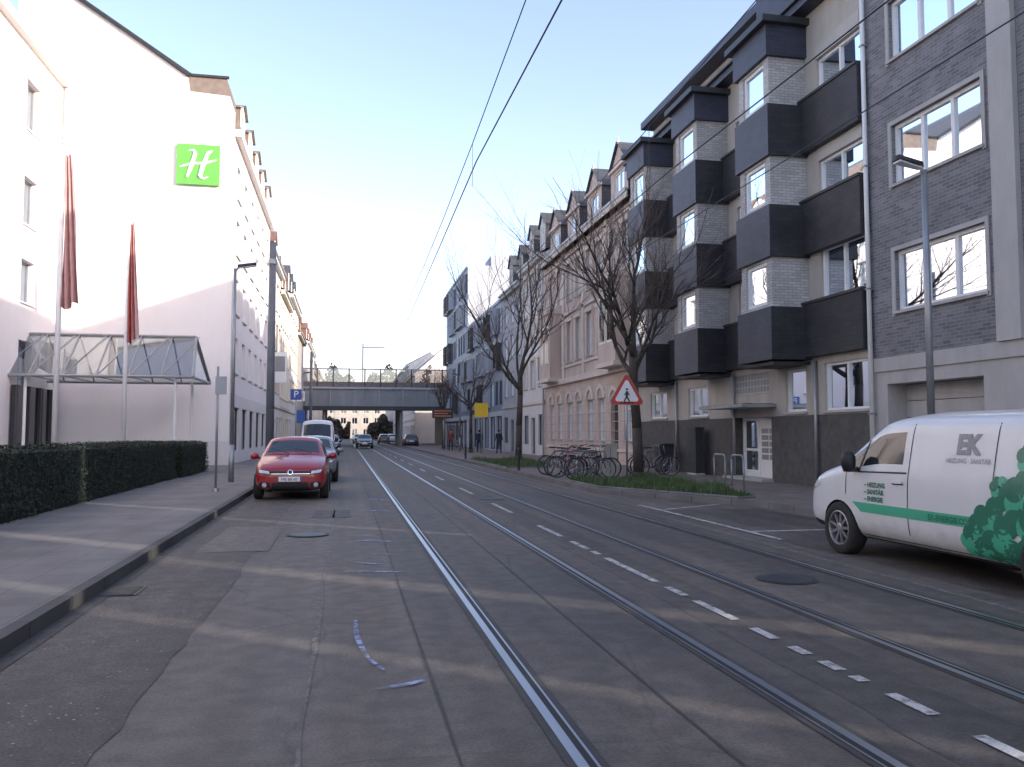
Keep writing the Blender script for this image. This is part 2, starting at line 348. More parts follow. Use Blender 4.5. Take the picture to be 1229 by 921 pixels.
def gen(name,side,X,y0,y1,h,rows,nw,ww,wm,roof='p',rm='slate',rh=3.2,sur=None,gm=None,gz=3.6,dorm=0,dep=11,npan=2,ground=True):
    T=TR(X) if side=='R' else TL(X)
    g=G(name,((X),(y0+y1)/2,0),world=True); ops=[]
    sp=(y1-y0)/nw
    for (a,b) in rows:
        for i in range(nw):
            c=y0+sp*(i+.5); ops.append({'r':(c-ww/2,c+ww/2,a,b),'n':npan,'tr':.3 if sur else 0,'sur':sur})
    gops=[]
    if ground:
        for i in range(nw):
            c=y0+sp*(i+.5)
            if i==nw//2: gops.append({'r':(c-.6,c+.6,.15,2.6),'k':'door'})
            else: gops.append({'r':(c-ww*.7,c+ww*.7,.8,2.8),'n':2,'fr':'dframe','sill':0})
    gm=gm or wm
    facade(g,T,y0,y1,0,gz,gops,gm); facade(g,T,y0,y1,gz,h,ops,wm)
    g.p('string_course').tbox(T,y0,y1,.003,.1,gz-.12,gz+.1,'cream' if sur else 'conc')
    shell(g,side,X,y0,y1,h,wm,dep)
    if roof=='p': pitched(g,T,y0,y1,h,rh,rm,wm,dep)
    else: flat(g,T,y0,y1,h,rm,dep)
    for i in range(dorm):
        c=y0+(y1-y0)*(i+.5)/dorm; dormer(g,T,c,h,1.5,2.2,wm,rm)
    return g
def dormer(g,T,c,h,w,hh,wm,rm,t=-.3,gable=.8):
    Q=lambda s,tt,z:T(s,tt+t,z)
    facade(g,Q,c-w/2,c+w/2,h,h+hh,[{'r':(c-w*.28,c+w*.28,h+.5,h+hh-.25),'n':2,'sill':0}],wm,.1,'dormers')
    D=g.p('dormers'); D.poly([Q(c-w/2,0,h+hh),Q(c+w/2,0,h+hh),Q(c,0,h+hh+gable)],wm)
    for e in (-1,1):
        D.poly([Q(c+e*w/2,0,h),Q(c+e*w/2,-3,h),Q(c+e*w/2,-3,h+hh),Q(c+e*w/2,0,h+hh)],rm)
        g.p('dormer_roof').poly([Q(c+e*(w/2+.12),.15,h+hh-.1),Q(c,.15,h+hh+gable+.05),Q(c,-3.5,h+hh+gable+.05),Q(c+e*(w/2+.12),-3.5,h+hh-.1)],rm)
# ------------------------------------------------------------------ ground
single('ground',lambda b:b.poly([(-2500,-2500,-.02),(2500,-2500,-.02),(2500,2500,-.02),(-2500,2500,-.02)],'ground'))
XL=-2.33
single('road',lambda b:b.poly([(XL-.2,-60,0),(9.2,-60,0),(9.2,420,0),(XL-.2,420,0)],'asph'))
def wob(b,x0,x1,y0,y1,z,m,seed,amp=.04,st=.35):
    rnd=random.Random(seed); n=int((y1-y0)/st); L=[];Rr=[]; a=b_=0
    for i in range(n+1):
        a=a*.8+rnd.gauss(0,amp*.4); b_=b_*.8+rnd.gauss(0,amp*.4); y=y0+(y1-y0)*i/n
        L.append((x0+a,y,z)); Rr.append((x1+b_,y,z))
    for i in range(n): b.poly([L[i],Rr[i],Rr[i+1],L[i+1]],m)
def strips(b):
    wob(b,XL,-1.12,-4,60,.004,'asph_l',1,.07)
    wob(b,-.21,-.18,2,45,.005,'seam',2,.015)
    wob(b,-1.9,-1.0,11.5,14.5,.008,'asph_p',3,.03)
    wob(b,-.6,.1,15.8,17.3,.005,'asph_l',4,.03)
    wob(b,6.2,8.4,4,16,.004,'asph_l',14,.05)
single('road_patches',strips)
TX=(1.10,2.535,3.90,5.335)
def trk(b):
    b.poly([(.55,-20,.004),(6.0,-20,.004),(6.0,300,.004),(.55,300,.004)],'trk')
    for x,s in ((.55,5),(6.0,6),(1.84,7)): wob(b,x-.008,x+.008,-4,120,.009,'tar',s,.008,1)
    wob(b,2.86,3.5,-2,120,.0065,'trkd',11,.03)
    wob(b,5.75,5.82,-2,120,.0065,'seam',12,.01)
single('tram_track_bed',trk)
def rails(b):
    for x,sg in zip(TX,(1,-1,1,-1)):
        def st(a,c,z,m): 
            lo,hi=sorted((x+sg*a,x+sg*c)); b.poly([(lo,-20,z),(hi,-20,z),(hi,300,z),(lo,300,z)],m)
        st(-.075,.12,.0095,'tar'); st(-.030,.024,.013,'steel'); st(.024,.062,.0125,'groove'); st(.062,.076,.013,'steel')
single('tram_rails',rails)
def marks(b):
    def q(y0,y1,x=3.18,w=.042,z=.014,m='white',x1=None):
        x1=x if x1 is None else x1
        b.poly([(x-w,y0,z),(x+w,y0,z),(x1+w,y1,z),(x1-w,y1,z)],m)
    for (a,l) in ((3.2,.6),(4.12,.38),(4.75,.12),(5.0,.22),(5.4,.22),(5.85,.35),(6.5,.8),(7.55,.45),(8.3,1.7),(10.3,.3),(10.8,.8),(12.2,1.5),(16,2.2)): q(a,a+l)
    yy=21
    while yy<150: q(yy,yy+2.6); yy+=6.5
    b.poly([(6.25,12.2,.008),(8.4,12.2,.008),(8.4,12.32,.008),(6.25,12.32,.008)],'white')
    b.poly([(6.25,16.0,.008),(8.0,17.0,.008),(8.0,17.12,.008),(6.25,16.12,.008)],'white')
    q(11.2,17.2,6.22,.05)
single('road_markings',marks)
def chalk(b):
    def seg(x0,y0,x1,y1,w=.03,bend=.05):
        p0=Vector((x0,y0,.0115));p1=Vector((x1,y1,.0115)); d=(p1-p0).normalized(); n=Vector((-d.y,d.x,0)); k=12; Pp=[]
        for i in range(k+1):
            u=i/k; c=p0.lerp(p1,u)+n*bend*math.sin(u*math.pi); ww=w*(.55+.45*math.sin(u*math.pi)); Pp.append((c-n*ww,c+n*ww))
        for i in range(k): b.poly([Pp[i][0],Pp[i+1][0],Pp[i+1][1],Pp[i][1]],'chalk')
    seg(.0,9.6,.6,9.45,.05,.03);seg(.1,10.3,.5,10.05,.03,-.03);seg(.15,12.3,.65,12.1,.06);seg(.12,12.9,.5,12.7,.04);seg(.2,5.2,.50,5.32,.03,-.02)
    seg(.17,5.9,.1,7.1,.022,.03);seg(.17,5.9,.26,5.6,.018,0);seg(.3,17,.9,16.8,.08);seg(.4,20,1.0,19.6,.1);seg(.35,10.9,.6,10.8,.02)
single('survey_markings',chalk)
def mh(b):
    for (x,y) in ((-.55,13.2),(3.4,19.5),(4.6,8.2)):
        b.poly([(x+.32*math.cos(t*math.pi/12),y+.32*math.sin(t*math.pi/12),.0135) for t in range(24)],'tar')
        b.poly([(x+.27*math.cos(t*math.pi/12),y+.27*math.sin(t*math.pi/12),.0165) for t in range(24)],'dmetal')
single('manhole_covers',mh)
def gully(b):
    for y in (8.6,24.5):
        x0=XL+.02; b.poly([(x0,y,.012),(x0+.36,y,.012),(x0+.36,y+.5,.012),(x0,y+.5,.012)],'black')
        for i in range(7): b.box(x0+.03,x0+.33,y+.03+i*.065,y+.06+i*.065,.012,.02,'dmetal')
single('gully_grate',gully)
# pavements
def pave(name,outer,inner,m,km):
    g=G(name,(outer[0][0],outer[0][1],0),world=True); P=g.p('paving'); K=g.p('kerb')
    P.poly([(x,y,.12) for x,y in outer+inner[::-1]],m)
    for (x0,y0),(x1,y1) in zip(outer,outer[1:]):
        d=Vector((x1-x0,y1-y0,0)).normalized(); n=Vector((-d.y,d.x,0))
        ins=n*.12 if (inner[0][0]-outer[0][0])*n.x>0 else n*-.12
        K.box8([(x0,y0,-.01),(x1,y1,-.01),(x1+ins.x,y1+ins.y,-.01),(x0+ins.x,y0+ins.y,-.01),(x0,y0,.126),(x1,y1,.126),(x1+ins.x,y1+ins.y,.126),(x0+ins.x,y0+ins.y,.126)],km)
    return g.done()
pave('sidewalk',[(XL,-60),(XL,400)],[(-5.25,-60),(-5.25,400)],'pave_l','kerbd')
pave('sidewalk',[(8.6,-60),(8.6,16.3),(6.35,20.9),(6.35,400)],[(12.6,-60),(12.6,400)],'pave_r','kerb')
single('forecourt_paving',lambda b:b.poly([(-5.25,-60,.118),(-5.25,39.7,.118),(-14,39.7,.118),(-14,-60,.118)],'pave_l'))
single('gutter_strip',lambda b:wob(b,XL,XL+.13,-10,200,.009,'tar',21,.02,1))
def litter(b):
    rnd=random.Random(8)
    for _ in range(1100):
        y=rnd.uniform(3,34); x=XL+.03+abs(rnd.gauss(0,.13)) if rnd.random()<.65 else rnd.uniform(-2.2,-.3); s=rnd.uniform(.006,.018); a=rnd.uniform(0,6.3); h=.011+rnd.uniform(0,.012)
        ca,sa=math.cos(a)*s,math.sin(a)*s; b.poly([(x-ca,y-sa,h),(x+sa*.5,y-ca*.5,h+.004),(x+ca,y+sa,h),(x-sa*.5,y+ca*.5,h+.003)],rnd.choice(('twig','seam','brown')))
single('dry_leaf_litter',litter)
# grass beds
def bed(name,pts,n,seed):
    rnd=random.Random(seed); g=G(name,(pts[0][0],pts[0][1],.12),world=True)
    g.p('soil').poly([(x,y,.135) for x,y in pts],'soil')
    xs=[p[0] for p in pts]; ys=[p[1] for p in pts]
    def inside(x,y):
        c=False
        for i in range(len(pts)):
            (x1,y1),(x2,y2)=pts[i],pts[i-1]
            if (y1>y)!=(y2>y) and x<(x2-x1)*(y-y1)/(y2-y1)+x1: c=not c
        return c
    B=g.p('blades'); k=0
    while k<n:
        x=rnd.uniform(min(xs),max(xs)); y=rnd.uniform(min(ys),max(ys))
        if not inside(x,y): continue
        k+=1; f=math.sin(x*3)+math.cos(y*2.3)+.6*math.sin(x*7+y*5)
        if f<-.9 and rnd.random()<.85: continue
        h=rnd.uniform(.06,.2)*(1.6 if f>.8 else .8); a=rnd.uniform(0,6.3); w=.014; l=rnd.uniform(0,.1)
        dx,dy=math.cos(a),math.sin(a)
        B.poly([(x-dx*w,y-dy*w,.13),(x+dx*w,y+dy*w,.13),(x-dy*l,y+dx*l,.13+h)],'grass' if rnd.random()<.85 else 'seam')
    K=g.p('edging')
    for (x0,y0),(x1,y1) in zip(pts,pts[1:]+pts[:1]):
        K.tube((x0,y0,.13),(x1,y1,.13),.045,.045,'kerb',6)
    g.done()
bed('grass_bed',[(6.6,21.3),(8.5,17.1),(8.95,17.3),(9.6,24.9),(6.6,24.2)],9500,1)
bed('grass_bed',[(6.6,34),(8.9,33.5),(9.4,45),(6.6,45)],6000,2)
# ------------------------------------------------------------------ hedge
def hedge(name,x0,x1,y0,y1,z0,z1,seed,dens=520):
    rnd=random.Random(seed); g=G(name,((x0+x1)/2,(y0+y1)/2,z0),world=True)
    C=g.p('core'); 
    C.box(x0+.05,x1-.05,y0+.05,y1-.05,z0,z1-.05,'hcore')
    B=g.p('leaves')
    def leaf(p,nrm):
        off=.03*math.sin(p[1]*2.1+p[2]*3)+rnd.gauss(0,.025); p=Vector(p)+Vector(nrm)*off
        s=rnd.uniform(.018,.036); a=Vector((rnd.gauss(0,1),rnd.gauss(0,1),rnd.gauss(0,1))).normalized(); n2=(Vector(nrm)+a*.9).normalized()
        u=n2.orthogonal().normalized(); v=n2.cross(u); t=rnd.uniform(0,6.3); uu=u*math.cos(t)+v*math.sin(t); vv=n2.cross(uu)
        B.poly([p-uu*s,p-vv*s*.55,p+uu*s,p+vv*s*.55],'hedge')
    H=z1-z0;L=y1-y0;W=x1-x0
    for _ in range(int(H*L*dens)): leaf((x1,rnd.uniform(y0,y1),rnd.uniform(z0,z1)),(1,0,0))
    for _ in range(int(W*L*dens*.8)): leaf((rnd.uniform(x0,x1),rnd.uniform(y0,y1),z1),(0,0,1))
    for yy,nn in ((y0,(0,-1,0)),(y1,(0,1,0))):
        for _ in range(int(W*H*dens)): leaf((rnd.uniform(x0,x1),yy,rnd.uniform(z0,z1)),nn)
    g.done()
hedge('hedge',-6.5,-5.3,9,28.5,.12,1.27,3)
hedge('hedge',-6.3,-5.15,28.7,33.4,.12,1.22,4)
# ------------------------------------------------------------------ hotel
def hotel():
    g=G('hotel_building',(-8.5,39.6,0),world=True); YW=39.6; X0=-5.2
    W=g.p('walls')
    W.poly([(X0,YW,1.2),(X0,YW,16.4),(-5.45,YW,17.15),(-7.2,YW,17.25),(-7.3,YW,17.9),(-11.3,YW,20.6),(-14.5,YW,22.6),(-14.5,YW,1.2)],'hotel')
    W.poly([(X0+.03,YW-.03,0),(X0+.03,YW-.03,1.2),(-14.5,YW-.03,1.2),(-14.5,YW-.03,0)],'hotel2')
    T=TL(X0); ops=[]
    for f,(a,b) in enumerate(((4.4,6.1),(7.2,8.9),(10,11.7),(12.7,14.3))):
        for i in range(6):
            c=41.5+i*2.95; ops.append({'r':(c-.65,c+.65,a,b),'n':2,'curt':.9})
    facade(g,T,YW,58,3.4,15.6,ops,'hotel',.25)
    facade(g,T,YW,58,0,3.4,[{'r':(41+i*3.4,43.2+i*3.4,.7,2.8),'n':2,'fr':'dframe','sill':0} for i in range(5)],'hotel2')
    g.p('cornice').tbox(T,YW+.01,58,.003,.3,15.3,15.62,'hotel')
    Rf=g.p('roof')
    Rf.poly([(X0+.25,YW+.02,15.62),(X0+.25,58,15.62),(-5.6,58,18.0),(-5.6,YW+.02,18.0)],'brown')
    Rf.poly([(X0+.25,YW+.02,15.62),(-5.6,YW+.02,18.0),(-7.4,YW+.02,18.0),(-7.4,YW+.02,15.62)],'brown')
    Rf.tube((-5.5,YW-.02,18.02),(-7.35,YW-.02,18.02),.07,.07,'dmetal',6)
    Rf.poly([(-5.6,YW,18.0),(-5.6,58,18.0),(-7.4,58,18.3),(-7.4,YW,18.05)],'slate')
    Rf.poly([(-7.4,YW-.1,18.05),(-7.4,58,18.05),(-14.5,58,22.9),(-14.5,YW-.1,22.9)],'slate')
    Rf.tube((-7.2,YW-.1,17.98),(-14.5,YW-.1,22.75),.1,.1,'dmetal',6)
    for i in range(5):
        c=42+i*3.4; dormer(g,T,c,15.6,1.8,1.7,'hotel','brown',t=.05,gable=.35)
    g.p('walls').poly([(X0,58,0),(-16,58,0),(-16,58,19),(X0,58,15.6)],'hotel')
    XW=-12.5; T2=TL(XW); ops=[]
    for (a,b) in ((3.4,5.2),(6.7,8.4),(9.8,11.7),(13.6,15.6)):
        for c in (36.0,31.5,27,22.5): ops.append({'r':(c-.7,c+.7,a,b),'n':2,'sm':'hotel','curt':.9,'fr':'metal'})
    facade(g,T2,18,YW-.02,0,17.2,ops,'hotel',.28)
    g.p('cornice').tbox(T2,18,YW-.2,.003,.3,16.9,17.25,'hotel')
    Rf.poly([(XW+.3,18,17.25),(XW+.3,YW-.2,17.25),(XW-5,YW-.2,20),(XW-5,18,20)],'brown')
    W.poly([(XW,18,0),(-25,18,0),(-25,18,19),(XW,18,17.2)],'hotel')
    W.poly([(-14.4,YW+.1,0),(-25,YW+.1,0),(-25,YW+.1,19),(-14.4,YW+.1,19)],'hotel')
    g.p('downpipe').tube((XW+.12,YW-.25,.1),(XW+.12,YW-.25,17),.07,.07,'metal')
    for x in (-7.2,-9.4,-11.4): g.p('wall_joints').box(x-.012,x+.012,YW-.036,YW-.031,0.1,1.19,'metal')
    g.done()
    s=G('hotel_sign',(-6.75,39.5,13.8),world=False)
    s.p('board').box(-.93,.93,-.08,.06,-.93,.93,'green')
    L=s.p('letter'); y=-.085
    def stroke(pts,w):
        for (a,b),(wa,wb) in zip(zip(pts,pts[1:]),zip(w,w[1:])):
            L.tube((a[0],y,a[1]),(b[0],y,b[1]),wa,wb,'swhite',8)
    stroke([(-.48,-.62),(-.3,-.1),(-.13,.5),(-.2,.66),(-.42,.62)],[.06,.095,.085,.05,.03])
    stroke([(.08,-.55),(.22,.0),(.42,.55),(.62,.68)],[.09,.1,.08,.03])
    stroke([(.08,-.55),(.22,-.66),(.45,-.55)],[.08,.05,.02])
    stroke([(-.8,-.15),(-.3,.02),(.25,.06),(.8,.25)],[.03,.06,.07,.03])
    s.done()
hotel()
# canopy
def canopy():
    g=G('glass_entrance_canopy',(-9.3,36,3.7),world=True)
    x0,x1=-13,-5.9; yf,yr,yb=34.4,36.4,38.6; zl,zt=3.75,5.55
    F=g.p('steel_frame'); Gs=g.p('glass')
    for a,b in (((x0,yf,zl),(x1,yf,zl)),((x0,yr,zt),(x1-.25,yr,zt)),((x0,yb,zl),(x1,yb,zl)),((x1,yf,zl),(x1-.25,yr,zt)),((x1-.25,yr,zt),(x1,yb,zl)),((x1,yf,zl),(x1,yb,zl))):
        F.tube(a,b,.06,.06,'metal',6)
    n=6
    for i in range(n+1):
        x=x0+(x1-x0)*i/n; xr=min(x,x1-.25)
        F.tube((x,yf,zl),(xr,yr,zt),.035,.035,'metal',6); F.tube((x,yb,zl),(xr,yr,zt),.035,.035,'metal',6); F.tube((x,yf,zl),(x,yb,zl),.03,.03,'metal',6)
        if i<n: F.tube((x,yf-.01,zl),(xr+(x1-x0)/n*.9,yr-.02,zt),.02,.02,'metal',5)
    Gs.poly([(x0,yf+.03,zl+.02),(x1,yf+.03,zl+.02),(x1-.25,yr,zt-.04),(x0,yr,zt-.04)],'canglass')
    Gs.poly([(x0,yb,zl+.02),(x1,yb,zl+.02),(x1-.25,yr,zt-.05),(x0,yr,zt-.05)],'canglass')
    Gs.poly([(x1-.02,yf+.05,zl+.03),(x1-.02,yb-.05,zl+.03),(x1-.27,yr,zt-.08)],'canglass')
    for x in (-12,-6.6):
        for y in (yf+.3,yb-.3): F.tube((x,y,.1),(x,y,zl),.06,.06,'wpole',8)
    D=g.p('entrance_doors'); D.box(-12.45,-12.3,34.6,38.4,.1,3.4,'cglass')
    for y in (34.6,35.8,37,38.3): D.box(-12.3,-12.2,y,y+.08,.1,3.4,'dframe')
    g.done()
canopy()
# flags
def flag(loc,H,zb,zt,w,seed,mat1):
    g=G('flagpole',loc); g.p('pole',1).tube((0,0,0),(0,0,H),.085,.055,'wpole',12); g.p('pole').tube((0,0,H),(0,0,H+.12),.07,.05,'wpole',12)
    B=g.p('flag',1); n=30;k=14
    def P(i,j):
        z=zt-(zt-zb)*i/n; u=j/k; ww=w*(.35+.65*(i/n)**.8); a=u*ww
        return (.06+a*.75,.10*math.sin(u*17+z*.9+seed)*(0.4+i/n),z-.3*u*(1-i/n)-.12*math.sin(u*6))
    for i in range(n):
        for j in range(k): B.poly([P(i,j),P(i+1,j),P(i+1,j+1),P(i,j+1)],mat1 if j<k*.5 else 'flagp')
    g.done()
flag((-8.4,26.7,.12),10.1,5.2,9.95,.66,1,'flagp'); flag((-8.1,33.2,.12),9.6,4.9,9.5,.5,5,'flagr')
# ------------------------------------------------------------------ right grey brick building
def greybrick():
    X=12.4; T=TR(X); g=G('grey_brick_apartment_building',(X,13,0),world=True); y0,y1=4.0,17.9
    ops=[]
    for (a,b) in ((4.35,5.75),(7.3,8.7),(10.25,11.65),(13.2,14.5)):
        ops.append({'r':(14.15,16.95,a,b),'n':3,'curt':random.choice([.1,.8,.6]),'sill':1,'fw':.085})
        ops.append({'r':(9.9,12.75,a,b),'n':3}); ops.append({'r':(5.4,8.2,a,b),'n':3})
    facade(g,T,y0,y1,3.32,15.6,ops,'gbrick',.14)
    facade(g,T,y0,y1,0,3.0,[{'r':(14.35,17.35,0,2.7),'k':'garage'},{'r':(9.6,12.6,0,2.7),'k':'garage'}],'conc',.5,'ground_floor')
    g.p('band').tbox(T,y0,y1,-.2,.05,3.0,3.32,'conc')
    for yy in (13.25,8.7): g.p('pilaster').tbox(T,yy,yy+.6,.003,.12,3.32,15.6,'conc')
    for (a,b) in ((4.35,5.75),(7.3,8.7),(10.25,11.65),(13.2,14.5)):
        for (c,d) in ((14.15,16.95),(9.9,12.75)):
            F=g.p('window_surrounds'); F.tbox(T,c-.1,c,.002,.035,a-.1,b+.1,'conc'); F.tbox(T,d,d+.1,.002,.035,a-.1,b+.1,'conc'); F.tbox(T,c,d,.002,.035,b,b+.1,'conc')
    shell(g,'R',X,y0,y1,15.6,'gbrick'); flat(g,T,y0,y1,15.6,'dmetal')
    g.p('downpipe',1).tube((X-.1,17.82,.1),(X-.1,17.82,15.6),.055,.055,'wpole',10)
    for z in (2,5,8,11,14): g.p('pipe_clips').box(X-.17,X,17.76,17.88,z,z+.04,'metal')
    g.p('letterplate').tbox(T,13.3,13.8,.002,.03,1.2,1.7,'metal')
    g.done()
greybrick()
# ------------------------------------------------------------------ dark building with bays
def bays():
    X=12.4; T=TR(X); g=G('bay_window_apartment_building',(X,26,0),world=True); y0,y1=17.9,34.5
    lv=[5.1,7.9,10.7]; H=13.1
    B0=[20.6,25.4,30.2]; bw=1.75; pr=1.1
    ops=[]
    segs=[(18.05,20.0),(22.85,24.75),(27.6,29.55),(32.4,34.1)]
    for k,z in enumerate(lv):
        for (a,b) in segs:
            ops.append({'r':(a,b,z,z+(1.38 if k==0 else .95)),'n':2,'sill':0,'curt':.9 if random.random()<.5 else .1})
    facade(g,T,y0,y1,3.5,H,ops,'stuc',.12)
    gops=[{'r':(18.05,19.95,2.15,3.4),'n':2,'curt':.2,'sill':1},{'r':(20.85,21.95,2.15,3.35),'n':1,'curt':.2},
          {'r':(22.9,25.2,2.75,3.4),'k':'block'},{'r':(27.2,28.9,2.15,3.2),'n':2},{'r':(31,32.8,2.15,3.2),'n':2}]
    facade(g,T,y0,y1,2.05,3.5,gops,'stuc',.12)
    facade(g,T,y0,y1,0,2.05,[{'r':(22.8,25.2,.12,2.05),'k':'none'}],'plinth',.35,'plinth')
    for k,z in enumerate(lv):
        for (a,b) in segs:
            if k>0: g.p('roller_shutters').tbox(T,a,b,-.02,.03,z+.96,z+1.38,'blind')
        for (a,b) in zip([y0]+[q+bw for q in B0],B0+[y1]):
            g.p('spandrels').tbox(T,a+.01,b-.01,.003,.22,z-1.5,z-.07,'dark')
            g.p('spandrels').tbox(T,a+.01,b-.01,.0,.26,z-.07,z-.0,'dmetal')
    for q in B0:
        XF=X-pr; TF=TR(XF); Bd=g.p('bays')
        Bd.box(XF+.0,X,q,q+bw,3.42,3.5,'dark')
        for k,z in enumerate(lv):
            zz0=z-1.55; zz1=z-.12; f=.10
            Bd.poly([(XF-f,q-f,zz0),(XF-f,q+bw+f,zz0),(XF-f,q+bw+f,zz1),(XF-f,q-f,zz1)],'darksky')  # street face gets the painted sky reflection, side faces stay plain dark
            Bd.poly([(XF-f,q-f,zz0),(X,q-f,zz0),(X,q-f,zz1),(XF-f,q-f,zz1)],'dark')
            Bd.poly([(XF-f,q+bw+f,zz0),(X,q+bw+f,zz0),(X,q+bw+f,zz1),(XF-f,q+bw+f,zz1)],'dark')
            Bd.poly([(XF-f,q-f,zz0),(X,q-f,zz0),(X,q+bw+f,zz0),(XF-f,q+bw+f,zz0)],'dark')
            Bd.poly([(XF-f,q-f,zz1),(X,q-f,zz1),(X,q+bw+f,zz1),(XF-f,q+bw+f,zz1)],'metal')
            facade(g,TF,q,q+bw,zz1+.002,zz1+1.38,[{'r':(q+.28,q+bw-.28,z-.02,z+1.18),'n':1,'sill':0,'fw':.1,'curt':.1 if random.random()<.6 else .9}],'wbrick',.1,'bay_fronts')
            for yy in (q,q+bw): g.p('bay_sides').poly([(XF,yy,zz1),(X,yy,zz1),(X,yy,zz1+1.38),(XF,yy,zz1+1.38)],'wbrick')
        Bd.box(XF-.12,X,q-.12,q+bw+.12,lv[-1]+1.24,H-.3,'darksky'); Bd.box(XF-.3,X+.1,q-.3,q+bw+.3,H-.3,H-.12,'dmetal')
    g.p('cornice').tbox(T,y0+.003,y1-.003,-.3,.45,H,H+.22,'darksky')
    g.p('cornice').tbox(T,y0+.003,y1-.003,-.3,.55,H+.22,H+.28,'dmetal')
    Q=TR(X+.9)
    facade(g,Q,y0,y1,H+.2,15.0,[{'r':(s,s+1.5,H+.75,H+1.5),'n':2,'sill':0} for s in (18.8,21.6,24.2,27,29.6,32.2)],'conc',.1,'attic_walls')
    g.p('attic_roof').tbox(Q,y0+.01,y1-.01,-9,.6,15.0,15.3,'darksky')
    g.p('attic_roof').box(X-.2,X+4,19.9,22.9,H+.28,15.0,'darksky')
    shell(g,'R',X,y0+.02,y1,H,'stuc'); shell(g,'R',X+.9,y0+.02,y1-.02,15.0,'stuc',8)
    D=g.p('entrance_door'); t=-.33
    D.poly([T(22.8,-.36,.12),T(25.2,-.36,.12),T(25.2,-.36,2.05),T(22.8,-.36,2.05)],'int')
    for a,b in ((24.05,25.15),):
        D.tbox(T,a,a+.1,t,t+.07,.12,2.05,'frame');D.tbox(T,b-.1,b,t,t+.07,.12,2.05,'frame')
        D.tbox(T,a+.1,b-.1,t,t+.07,1.95,2.05,'frame');D.tbox(T,a+.1,b-.1,t,t+.07,.12,.4,'frame');D.tbox(T,a+.1,b-.1,t,t+.065,1.0,1.08,'frame')
        D.poly([T(a+.1,t+.03,.4),T(b-.1,t+.03,.4),T(b-.1,t+.03,1.95),T(a+.1,t+.03,1.95)],'glass')
    D.tbox(T,22.85,24.0,t,t+.08,.12,2.05,'frame')
    for i in range(5):
        for j in range(2): D.tbox(T,22.98+j*.48,23.38+j*.48,t+.08,t+.095,.75+i*.2,.9+i*.2,'metal')
    g.p('entrance_canopy').tbox(T,22.5,25.5,.003,1.1,2.32,2.42,'metal')
    g.p('entrance_canopy').tbox(T,22.55,25.45,.1,1.0,2.42,2.44,'canglass')
    g.p('doorstep').tbox(T,22.7,25.3,-.3,.4,.121,.2,'conc')
    for yy in (20.3,25.1,29.9): g.p('downpipes',1).tube((X-.08,yy-.02,3.5),(X-.08,yy-.02,.1),.045,.045,'metal',8)
    g.done()
bays()
